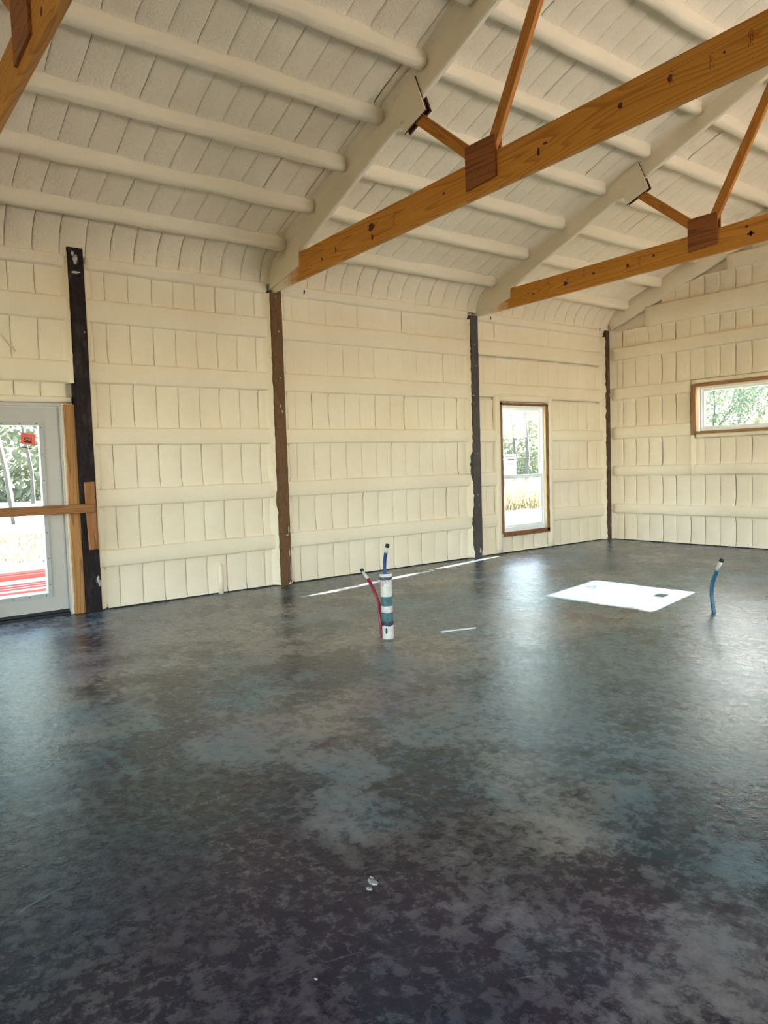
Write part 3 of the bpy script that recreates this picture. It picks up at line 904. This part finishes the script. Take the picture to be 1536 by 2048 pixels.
    for (fx, fz) in [(.06, .05), (.25, .06), (.06, .16), (.27, .18), (.05, .27), (.26, .29), (.15, .10), (.16, .22), (.22, .25), (.10, .31)]:
        x, z = gx0 + fx + rnd.uniform(-.015, .015), 3.40 + fz + rnd.uniform(-.01, .01)
        if nail_me is None:
            no = nm.build('nail_head', M_STAMP, near_plate); nail_me = no.data
        else:
            no = bpy.data.objects.new('nail_head', nail_me); link(no, near_plate)
        no.matrix_basis = world_of(near_plate).inverted() @ Matrix.Translation((x, yf, z))
    def on_chord(x, f): return Vector((x, yn, zl + sl_ * x + (zu - zl + (su - sl_) * x) * f))
    kn = {'b': [(.98, .35, .012, .022), (1.22, .45, .008, .03), (1.79, .62, .045, .035), (1.80, .28, .014, .03), (2.15, .70, .006, .006), (2.75, .55, .012, .012), (3.72, .42, .012, .03), (3.78, .55, .02, .008), (4.38, .55, .016, .02), (4.72, .60, .016, .022), (5.05, .58, .008, .008)],
          'c': [(.95, .40, .02, .008), (1.45, .46, .03, .025), (1.48, .62, .016, .006), (1.85, .58, .022, .012), (2.30, .50, .018, .02), (2.62, .62, .016, .014), (3.62, .74, .014, .014), (3.66, .42, .035, .016), (3.66, .42, .010, .03)],
          'z': [(2.6, .5, .02, .015), (3.5, .4, .015, .02)]}[key]
    for (x, f, rx, rz) in kn:
        c = on_chord(x, f); m2 = MB()
        ring = [(c.x + rx * math.cos(a) * (1 + .3 * math.sin(3 * a + x)), c.y - .0012, c.z + rz * math.sin(a)) for a in [i * math.pi / 5 for i in range(10)]]
        ring2 = [(p[0], c.y + .002, p[2]) for p in ring]
        m2.add(ring + ring2, [tuple(range(9, -1, -1)), tuple(range(10, 20))] + [(i, (i + 1) % 10, (i + 1) % 10 + 10, i + 10) for i in range(10)])
        m2.build('knot', M_STAMP, chord)
    stamps = {'b': [(2.12, .50), (4.98, .55), (5.20, .62), (4.73, .62)], 'c': [(2.45, .55), (1.72, .70)], 'z': []}[key]
    for (x, f) in stamps:
        c = on_chord(x, f); m2 = MB()
        for r in range(9):
            z = c.z - .045 + r * .010
            for q in range(3):
                if rnd.random() < .3: continue
                xx = c.x - .016 + q * .011 + rnd.uniform(-.002, .002)
                m2.box((xx, c.y - .0008, z), (xx + .006, c.y + .001, z + .002))
                m2.box((xx, c.y - .0008, z), (xx + .002, c.y + .001, z + .008))
        gso = m2.build('grade_stamp', M_STAMP, chord); gso['kind'] = 'stuff'
    return root
truss('b', 'golden pine roof truss seated on the brown post between windowless foam bays', 3.222, .029, 3.478, .036, 3.015)
truss('c', 'golden pine roof truss seated on the charcoal post next to the tall window', 3.253, .018, 3.515, .011, 3.02)
truss('z', 'golden pine roof truss crossing above the glazed door', 3.23, .026, 3.49, .03, 3.015)

# ================================================================= tall window in the eave wall
w1 = tag(empty('window_1', (-.14, 8.31, .3)), 'tall white single-hung window with a paper label in raw wood opening', kind='structure')
y0, y1, z0, z1 = WIN
# raw wood buck: ragged front edges
def ragged(name, P, u0, u1, v0, v1, d, seed, parent, mat, amp=.010, vert=False):
    n = 26; V, Fc = [], []
    for i in range(n + 1):
        t = i / n
        if vert:
            v = v0 + (v1 - v0) * t
            a, b = (u0 + amp * nz((v * 9, seed, 0)), v), (u1 + amp * .4 * nz((v * 11, seed, 3)), v)
        else:
            u = u0 + (u1 - u0) * t
            a, b = (u, v0 + amp * nz((u * 12, seed, 0))), (u, v1 + amp * .4 * nz((u * 9, seed, 3)))
        V += [P(*a, 0), P(*b, 0), P(*a, -d), P(*b, -d)]
    for i in range(n):
        q = i * 4
        Fc += [(q, q+4, q+5, q+1), (q+2, q+3, q+7, q+6), (q, q+2, q+6, q+4), (q+1, q+5, q+7, q+3)]
    Fc += [(0, 1, 3, 2), (n*4, n*4+2, n*4+3, n*4+1)]
    o = mesh_obj(name, V, Fc, mat, parent)
    bm = bmesh.new(); bm.from_mesh(o.data); bmesh.ops.recalc_face_normals(bm, faces=bm.faces[:]); bm.to_mesh(o.data); bm.free()
    return o
PB = lambda u, v, h: Vector((-.046 + h, u, v))
ragged('buck_jamb', PB, 7.795, 7.845, .285, 2.13, .09, 1, w1, M_BUCK_V, .012, True)
ragged('buck_jamb', PB, 8.83, 8.775, .26, 2.12, .09, 2, w1, M_BUCK_V, .014, True)
ragged('buck_head', PB, 7.80, 8.82, 2.125, 2.095, .09, 3, w1, M_BUCK_L, .008)
ragged('buck_sill', PB, 7.89, 8.83, .235, .300, .09, 4, w1, M_BUCK_L, .012)
bevel_box('jamb_strip', (-.077, 8.758, .30), (-.050, 8.779, 2.095), M_JAMB, w1, .002)
fy0, fy1, fz0, fz1, fx = 7.85, 8.758, .30, 2.093, -.145
def ring(name, X0, X1, a0, a1, b0, b1, w, mat, parent, wb=None, axis='x'):
    """a rectangular frame of four mitred-looking members"""
    m = MB(); wb = wb or w
    def bx(p, q):
        if axis == 'x': m.box((X0, p[0], p[1]), (X1, q[0], q[1]))
        else: m.box((p[0], X0, p[1]), (q[0], X1, q[1]))
    bx((a0, b0), (a0 + w, b1)); bx((a1 - w, b0), (a1, b1)); bx((a0 + w, b0), (a1 - w, b0 + wb)); bx((a0 + w, b1 - w), (a1 - w, b1))
    return m.build(name, mat, parent)
ring('window_frame', -0.1360, -0.0770, fy0, fy1, fz0, fz1, .034, M_VINYL, w1, .06)
up_s = ring('upper_sash', -0.1330, -0.1150, fy0 + .034, fy1 - .034, 1.05, fz1 - .034, .030, M_VINYL, w1)
lo_s = ring('lower_sash', -0.1120, -0.0880, fy0 + .034, fy1 - .034, fz0 + .06, 1.105, .032, M_VINYL, w1)
mb = MB(); mb.box((-0.1300, fy0 + .064, 1.080), (-0.1270, fy1 - .064, fz1 - .064)); pane = mb.build('pane', M_GLASS, up_s)
mb = MB(); mb.box((-0.1030, fy0 + .066, fz0 + .092), (-0.1000, fy1 - .066, 1.073)); mb.build('pane', M_GLASS, lo_s)
st = bevel_box('paper_label', (-0.1268, 7.945, 1.10), (-0.1262, 8.20, 1.405), M_PAPER, up_s, 0)
mb = MB()
mb.box((-0.1261, 7.965, 1.365), (-0.1258, 8.185, 1.378)); mb.box((-0.1261, 8.02, 1.315), (-0.1258, 8.16, 1.338))
for i in range(7): mb.box((-0.1261, 7.97, 1.27 - i * .022), (-0.1258, 8.18 - (i % 3) * .02, 1.276 - i * .022))
pr_ = mb.build('print', mat_plain('grey_print', (.35, .35, .37), .8), up_s); pr_['kind'] = 'stuff'

# ================================================================= wide window in the gable
w2 = tag(empty('window_2', (2.1, GY + .08, 1.65)), 'low wide white awning window with a paper label in raw wood opening', kind='structure')
PW = lambda u, v, h: Vector((u, GY - .052 - h, v))
ragged('buck_jamb', PW, 1.385, 1.452, 1.60, 2.315, .16, 11, w2, M_BUCK, .006, True)
ragged('buck_jamb', PW, 2.83, 2.765, 1.60, 2.315, .16, 12, w2, M_BUCK, .006, True)
ragged('buck_head', PW, 1.455, 2.80, 2.335, 2.285, .16, 13, w2, M_BUCK_H, .006)
ragged('buck_sill', PW, 1.44, 2.80, 1.612, 1.650, .16, 14, w2, M_BUCK_H, .006)
ring('window_frame', GY + .015, GY + .11, 1.478, 2.742, 1.652, 2.285, .030, M_VINYL, w2, axis='y')
s2 = ring('sash', GY + .035, GY + .075, 1.508, 2.712, 1.682, 2.255, .034, M_VINYL, w2, axis='y')
mb = MB(); mb.box((1.54, GY + .053, 1.714), (2.68, GY + .057, 2.223)); mb.build('pane', M_GLASS, s2)
bevel_box('latch', (1.86, GY + .018, 1.672), (1.97, GY + .04, 1.700), M_VINYL, w2, .004)
bevel_box('paper_label', (2.40, GY + .0505, 1.83), (2.53, GY + .0515, 1.93), M_PAPER, s2, 0)

# ================================================================= glazed door
d1 = tag(empty('door_1', (-.12, 1.5, 0)), 'white glazed exterior door with a red sticker, hinged beside the post', kind='structure')
DX = -.118
leaf = ring('door_leaf', DX - .045, DX, 1.045, 1.956, .050, 1.934, .165, M_DOOR, d1, .17)
lf = ring('lite_frame', DX - .055, DX + .012, 1.195, 1.815, .185, 1.80, .036, M_LITE, leaf)
sc = MB(); sc.tube([(.010, 0, 0), (.0135, 0, 0)], .0050, 8)
screw_me = None
for (yy, z) in [(q, .30 + i * .24) for i in range(7) for q in (1.797, 1.213)] + [(q, w) for q in (1.30, 1.47, 1.62, 1.76) for w in (.202, 1.782)]:
    if screw_me is None:
        so_ = sc.build('screw', M_BLACK, lf); screw_me = so_.data
    else:
        so_ = bpy.data.objects.new('screw', screw_me); link(so_, lf)
    so_.matrix_basis = world_of(lf).inverted() @ Matrix.Translation((DX, yy, z))
mb = MB(); mb.box((DX - .024, 1.23, .22), (DX - .020, 1.78, 1.765)); dp = mb.build('pane', M_GLASS, leaf)
ex_t = Vector((0, 1, -.13)).normalized(); ey_t = Vector((0, .13, 1)).normalized()
Ms = frame((DX - .0195, 1.635, 1.70), ex_t, ey_t, (1, 0, 0))
stk = bevel_box('sticker', (0, -.10, 0), (.125, 0, .0008), M_RED, dp, 0, Ms)
mk = MB()
for (a, b, c, d) in [(.03, -.045, .075, -.037), (.03, -.06, .038, -.037), (.03, -.062, .07, -.055), (.082, -.065, .090, -.03), (.028, -.082, .095, -.070), (.045, -.072, .062, -.064)]:
    mk.box((a, b, .0008), (c, d, .0012))
mo = mk.build('marker_writing', M_INK, dp); mo.matrix_basis = world_of(dp).inverted() @ Ms
tx = MB(); tx.box((.01, -.135, 0), (.105, -.128, .0008)); t2 = tx.build('marker_line', M_INK, dp); t2.matrix_basis = world_of(dp).inverted() @ Ms
fm = MB(); fm.box((-.168, 1.015, 0), (-.085, 1.041, 1.962)); fm.box((-.168, 1.959, 0), (-.085, 1.985, 1.962)); fm.box((-.168, 1.041, 1.938), (-.085, 1.959, 1.962))
fm.build('door_frame', M_DOOR, d1)
bevel_box('threshold', (-.168, 1.041, 0), (-.075, 1.959, .024), M_BLACK, d1, .004)
for z in (.25, .98, 1.72):
    mb = MB(); mb.tube([(-.105, 1.965, z - .045), (-.105, 1.965, z + .045)], .009, 8); mb.box((-.112, 1.962, z - .045), (-.100, 1.982, z + .045)); mb.build('hinge', M_STEEL, d1)
bevel_box('door_sweep', (-.165, 1.046, .024), (-.104, 1.955, .052), M_BLACK, d1, .004)
ragged('rough_stud', lambda u, v, h: Vector((-.04 + h, u, v)), 1.992, 2.082, .004, 1.955, .10, 31, d1, M_STUD, .010, True)
ragged('foam_seal', lambda u, v, h: Vector((-.072 + h, u, v)), 1.975, 1.994, .004, 1.95, .05, 33, d1, M_FOAM, .008, True)

# brace across the door and its cleat
c_ = board('cleat_block', (.0245, 2.172, .60), (.0245, 2.158, 1.235), .088, .038, M_BRACE, None, (1, 0, 0))
tag(c_, 'short upright wood block fastened to the near-black post', 'wood block')
b_ = board('brace_board', (.065, .95, 1.00), (.065, 2.178, .992), .080, .038, M_BRACE, None, (1, 0, 0), .005)
tag(b_, 'horizontal wood bar barring the glazed door', 'board')

# ================================================================= things on the slab
pr = empty('drain_riser', (2.845, 3.44, 0), 'stubby white drain pipe with teal and black tape rising from the slab', 'pipe')
R0 = .043
mb = MB(); mb.tube([(2.845, 3.44, -.01), (2.835, 3.44, .47)], R0, 24, False)
mb.tube([(2.835, 3.44, .47), (2.845, 3.44, -.01)], R0 - .005, 24, False)
pipe = mb.build('pipe', M_PVC, pr, True)
def ringtube(name, za, zb, r, mat, n=24, jag=.0, half=None):
    V, Fc = [], []
    rng = range(n + 1)
    for k in rng:
        a = 2 * math.pi * k / n
        cx = lambda z: 2.845 - .010 * z / .47
        j = jag * nz((math.cos(a) * 2, math.sin(a) * 2, za * 20))
        for z, rr in ((za + j, r), (zb + j * .7, r)):
            V.append((cx(z) + rr * math.cos(a), 3.44 + rr * math.sin(a), z))
    for k in range(n): Fc.append((2*k, 2*k+2, 2*k+3, 2*k+1))
    return mesh_obj(name, V, Fc, mat, pipe, True)
ringtube('rim', .462, .497, R0 + .005, M_PVC)
ringtube('rim_lip', .496, .4965, R0 + .005, M_PVC)
ringtube('primer_band', .452, .474, R0 + .0056, M_STAIN, jag=.006)
ringtube('tape_band', .255, .325, R0 + .0016, M_TEAL, jag=.004)
ringtube('tape_band', .135, .205, R0 + .003, M_TEAL, jag=.01)
ringtube('tape_band', .105, .140, R0 + .002, M_NAVY, jag=.012)
for (a, za, zb) in ((-1.2, .40, .455), (-.8, .425, .455), (-1.7, .41, .455)):
    m2 = MB(); cx = 2.836 + math.cos(a) * (R0 + .0012); cyy = 3.44 + math.sin(a) * (R0 + .0012)
    m2.tube([(cx, cyy, za), (cx, cyy, zb)], .0018, 6); m2.build('primer_drip', M_REDPEX, pipe)
blob('scuff', (2.845 + R0 * .55, 3.44 - R0 * .83, .07), (.008, .004, .022), M_NAVY, pipe, 4)
V, Fc = [(2.845, 3.44, .012)], []
for k in range(28):
    a = 2 * math.pi * k / 28; r = .085 + .03 * nz((math.cos(a) * 3, math.sin(a) * 3, 1))
    V.append((2.845 + r * math.cos(a), 3.44 + r * math.sin(a), .001))
for k in range(28): Fc.append((0, 1 + k, 1 + (k + 1) % 28))
mesh_obj('grout_collar', V, Fc, M_DUST, pr)

def pex(name, pts, r, mat, label, tip, pts_tip, loc):
    e = empty(name, loc, label, 'water tube', 'plastic water tubes rising from the slab')
    def smooth(ps, n=6):
        ps = [Vector(p) for p in ps]; out = []
        for i in range(len(ps) - 1):
            a, b, c, d = ps[max(i-1, 0)], ps[i], ps[i+1], ps[min(i+2, len(ps)-1)]
            for k in range(n):
                t = k / n
                out.append(.5 * ((2*b) + (c-a)*t + (2*a-5*b+4*c-d)*t*t + (3*b-a-3*c+d)*t**3))
        return out + [ps[-1]]
    m = MB(); m.tube(smooth(pts), r, 12); m.build('tube', mat, e, True)
    m = MB(); m.tube([pts[-1]] + pts_tip, r * .93, 12); we = m.build('white_end', M_PVC, e, True)
    m = MB(); t = Vector(pts_tip[-1]); d = (t - Vector(pts[-1])).normalized(); m.tube([t - d * .004, t + d * .018], r * 1.12, 12); m.build('end_cap', M_CHIP, we, True)
    return e
pex('water_tube', [(2.79, 3.425, .0), (2.785, 3.42, .10), (2.768, 3.42, .19), (2.742, 3.44, .26), (2.690, 3.44, .345), (2.612, 3.44, .432)], .013, M_REDPEX,
    'dark red plastic tube curving away from the white drain pipe', None, [(2.545, 3.44, .485)], (2.79, 3.425, 0))
pex('water_tube', [(2.832, 3.44, .10), (2.826, 3.44, .42), (2.824, 3.44, .52), (2.832, 3.44, .60), (2.848, 3.44, .655)], .0135, M_BLUE,
    'navy plastic tube poking out of the white drain pipe', None, [(2.865, 3.44, .70)], (2.832, 3.44, .10))
pex('water_tube', [(4.055, 5.93, -.01), (4.040, 5.93, .10), (4.034, 5.93, .17), (4.046, 5.93, .26), (4.082, 5.93, .358)], .0165, M_BLUE2,
    'lone blue plastic tube standing out of the slab', None, [(4.118, 5.93, .435)], (4.055, 5.93, 0))
s_ = board('wood_offcut', (2.972, 3.86, .006), (3.062, 4.145, .006), .020, .010, M_STICK, None, (0, 0, 1), .002)
tag(s_, 'thin pale strip lying on the slab near the drain pipe', 'offcut')
for i, (x, y, r, lab) in enumerate([(2.59, 4.14, .010, 'small dark pebble on the slab behind the pale strip')]):
    tag(blob('pebble', (x, y, r * .8), (r, r * 1.2, r), M_DUST, None, i), lab, 'pebble')
def scrap(x, y, L, W, ang, label):
    V, Fc = [], []
    n = 8
    for i in range(n + 1):
        t = i / n; w = W * math.sin(math.pi * min(max(t, .04), .97)) ** .7
        px, py = (t - .5) * L, .08 * L * math.sin(t * 3)
        for s in (-1, 1):
            qx, qy = px, py + s * w / 2
            V.append((x + qx * math.cos(ang) - qy * math.sin(ang), y + qx * math.sin(ang) + qy * math.cos(ang), .002 + .004 * math.sin(t * 3.1)))
    for i in range(n): Fc.append((2*i, 2*i+2, 2*i+3, 2*i+1))
    Vb = [(a, b, c - .0015) for a, b, c in V]; m = len(V)
    Fc += [tuple(reversed([i + m for i in q])) for q in Fc]
    rim = [2*i for i in range(n+1)] + [2*i+1 for i in range(n, -1, -1)]
    Fc += [(rim[i], rim[i] + m, rim[(i+1) % len(rim)] + m, rim[(i+1) % len(rim)]) for i in range(len(rim))]
    tag(mesh_obj('leaf_scrap', V + Vb, Fc, M_CHIP), label, 'leaf', 'dark leaf scraps on the slab')
scrap(6.00, 1.31, .052, .012, 2.2, 'slender curled dark leaf scrap on the dark slab')
scrap(5.955, 1.13, .026, .014, 1.9, 'small squarish dark leaf scrap on the slab')
scrap(6.13, 1.43, .026, .010, 2.4, 'tiny dark leaf scrap with a dull point on the slab')
for i, (x, y, r) in enumerate([(5.40, 1.35, .020), (5.42, 1.32, .012), (5.375, 1.365, .008), (5.66, .97, .006)]):
    o = blob('plaster_speck', (x, y, .0006), (r, r * .6, .0014), M_WHITE, floor, i + 3)

# ================================================================= outdoors
mb = MB(); mb.box((-2.0, -1.5, -.16), (-.26, 4.5, -.03))
tag(mb.build('concrete_apron', M_CONC), 'pale concrete apron outside the door', kind='structure')
mb = MB(); mb.box((RX + .13, 2.0, -.16), (RX + 14, 16, -.04))  # unseen slab, added to bounce sunlight up to the ceiling
tag(mb.build('bounce_slab', M_BOUNCE), 'pale slab added out of view to bounce light onto the ceiling', kind='structure')
def panel(x, y, L, W, T, z, ang, mat, label):
    M = Matrix.Translation((x, y, z)) @ Matrix.Rotation(ang, 4, 'Z')
    o = bevel_box('trim_panel', (-W/2, -L/2, 0), (W/2, L/2, T), mat, None, .01, M)
    # raised ribs along the panel
    mb = MB()
    for k in (-.3, 0, .3): mb.box((k * W - .015, -L/2, T - .002), (k * W + .015, L/2, T + .02))
    r = mb.build('rib', mat); r.parent = o
    tag(o, label, 'metal panel', 'steel panels lying outside the door')
panel(-4.1, 2.4, 5.0, .28, .10, -.15, .10, M_REDMETAL, 'bright red steel trim lying on the grass outside the door')
panel(-3.55, 2.3, 5.0, .26, .05, -.15, .10, M_WHITEMETAL, 'white steel trim between the red panels outside the door')
panel(-2.95, 2.2, 5.0, .65, .07, -.15, .10, M_PINKMETAL, 'faded red steel panel lying nearest the concrete apron')

def tree_mesh(seed, h, kind):
    rnd = random.Random(seed); tm = MB(); tips = []
    def grow(p, d, L, r, lvl):
        n = 5; pts = [p]; rad = [r]
        for i in range(n):
            d = (d + Vector((rnd.uniform(-.16, .16), rnd.uniform(-.16, .16), .05 if lvl else .12))).normalized()
            p = p + d * L / n; pts.append(p); rad.append(r * (1 - .72 * (i + 1) / n))
            if lvl < 2 and i >= 1:
                for _ in range(2 if lvl == 0 else 1):
                    a = rnd.uniform(0, 6.28)
                    nd = (d * .55 + Vector((math.cos(a), math.sin(a), rnd.uniform(.1, .6)))).normalized()
                    grow(p, nd, L * rnd.uniform(.28, .45), rad[-1] * .55, lvl + 1)
            if lvl >= 1: tips.append(p)
        tm.tube(pts, rad, 6 if lvl == 0 else 4, False)
    grow(Vector((0, 0, -.1)), Vector((rnd.uniform(-.06, .06), rnd.uniform(-.06, .06), 1)), h, h * .012, 0)
    V, Fc = [], []
    for p in tips:
        for _ in range(9):
            c = p + Vector((rnd.gauss(0, .38), rnd.gauss(0, .38), rnd.gauss(0, .32)))
            s = rnd.uniform(.06, .14); a = Vector((rnd.gauss(0, 1), rnd.gauss(0, 1), rnd.gauss(0, 1))).normalized(); b = a.orthogonal().normalized()
            n = len(V); V += [c - a * s, c + b * s * .6, c + a * s, c - b * s * .6]; Fc.append((n, n+1, n+2, n+3))
    t = bpy.data.meshes.new('trunk'); t.from_pydata([tuple(v) for v in tm.v], [], tm.f); t.materials.append(M_BARK)
    f = bpy.data.meshes.new('foliage'); f.from_pydata([tuple(v) for v in V], [], Fc); f.materials.append(M_LEAF[kind])
    return t, f
TM = [tree_mesh(11, 9.5, 0), tree_mesh(12, 8.5, 1), tree_mesh(13, 10.5, 1), tree_mesh(14, 7.0, 2), tree_mesh(15, 9.0, 0)]
def put_tree(x, y, i, ang, sc_, label, group):
    e = empty('tree', (x, y, -.16), label, 'tree', group)
    e.matrix_basis = Matrix.Translation((x, y, -.16)) @ Matrix.Rotation(ang, 4, 'Z') @ Matrix.Diagonal((sc_, sc_, sc_, 1))
    for me in TM[i]:
        o = bpy.data.objects.new(me.name, me); link(o, e)
rt = random.Random(5)
def tree_row(spots, lab, grp):
    for (x, y) in spots:
        put_tree(x + rt.uniform(-.4, .4), y + rt.uniform(-.4, .4), rt.randrange(5), rt.uniform(0, 6.28), rt.uniform(.85, 1.1), lab, grp)
polar = lambda d, s_: (7.25 - d, s_ * d)
tree_row([polar(25, .20), polar(31, .245), polar(38, .165), polar(36, .35), polar(42, .23), polar(42, .10)], 'slender leafing tree seen through the glass of the door', 'trees seen through the door')
tree_row([polar(25, 1.12), polar(31, 1.02), polar(31, 1.24), polar(37, 1.10), polar(43, 1.00), polar(43, 1.2)], 'leafy woodland tree seen through the tall window', 'trees seen through the tall window')
tree_row([(7.25 - 40 * .53, 40), (7.25 - 40 * .36, 40), (7.25 - 47 * .43, 47), (7.25 - 46 * .60, 46), (7.25 - 53 * .50, 53), (7.25 - 46 * .29, 46), (7.25 - 52 * .38, 52)], 'pale leafing tree seen through the wide gable window', 'trees seen through the wide window')
# dry grass in front of the wood, seen through the tall window and the door
V, Fc = [], []
rg = random.Random(3)
for k in range(5200):
    if k % 2:
        d = rg.uniform(15, 20); s = rg.uniform(.95, 1.25); x, y = 7.25 - d, s * d
        h = rg.uniform(.3, 1.0)
    else:
        d = rg.uniform(13.5, 20); s = rg.uniform(.12, .32); x, y = 7.25 - d, s * d; h = rg.uniform(.04, .16)
    a = rg.uniform(0, 6.28); w = .018; lx, ly = rg.gauss(0, .25) * h, rg.gauss(0, .25) * h
    n = len(V)
    V += [(x - w * math.cos(a), y - w * math.sin(a), -.16), (x + w * math.cos(a), y + w * math.sin(a), -.16), (x + lx, y + ly, -.15 + h)]
    Fc.append((n, n+1, n+2))
gs = mesh_obj('dry_grass', V, Fc, M_DRY)
tag(gs, 'tall pale dry grass growing before the wood', 'grass', kind='stuff')

# leafy understorey that closes the wood behind the trees
V, Fc = [], []
for k in range(60000):
    q = k % 4
    if q == 0: d = rg.uniform(47, 52); sl2 = rg.uniform(.06, .38); x, y = 7.25 - d, sl2 * d
    elif q == 1: d = rg.uniform(47, 53); sl2 = rg.uniform(.90, 1.30); x, y = 7.25 - d, sl2 * d
    else: y = rg.uniform(57, 62); x = 7.25 - y * rg.uniform(.20, .72)
    z = -.2 + 15.5 * rg.random() ** 1.5; sz = rg.uniform(.14, .34)
    if nz((x * .35, y * .35, z * .5)) < -.22 + z * .012: continue
    a_ = Vector((rg.gauss(0, 1), rg.gauss(0, 1), rg.gauss(0, 1))).normalized(); b_2 = a_.orthogonal().normalized(); c0 = Vector((x, y, z)); n = len(V)
    V += [c0 - a_ * sz, c0 + b_2 * sz * .6, c0 + a_ * sz, c0 - b_2 * sz * .6]; Fc.append((n, n+1, n+2, n+3))
us_ = mesh_obj('understorey', V, Fc, M_LEAF[1])
tag(us_, 'pale green understorey leaves closing the wood', 'undergrowth', kind='stuff')
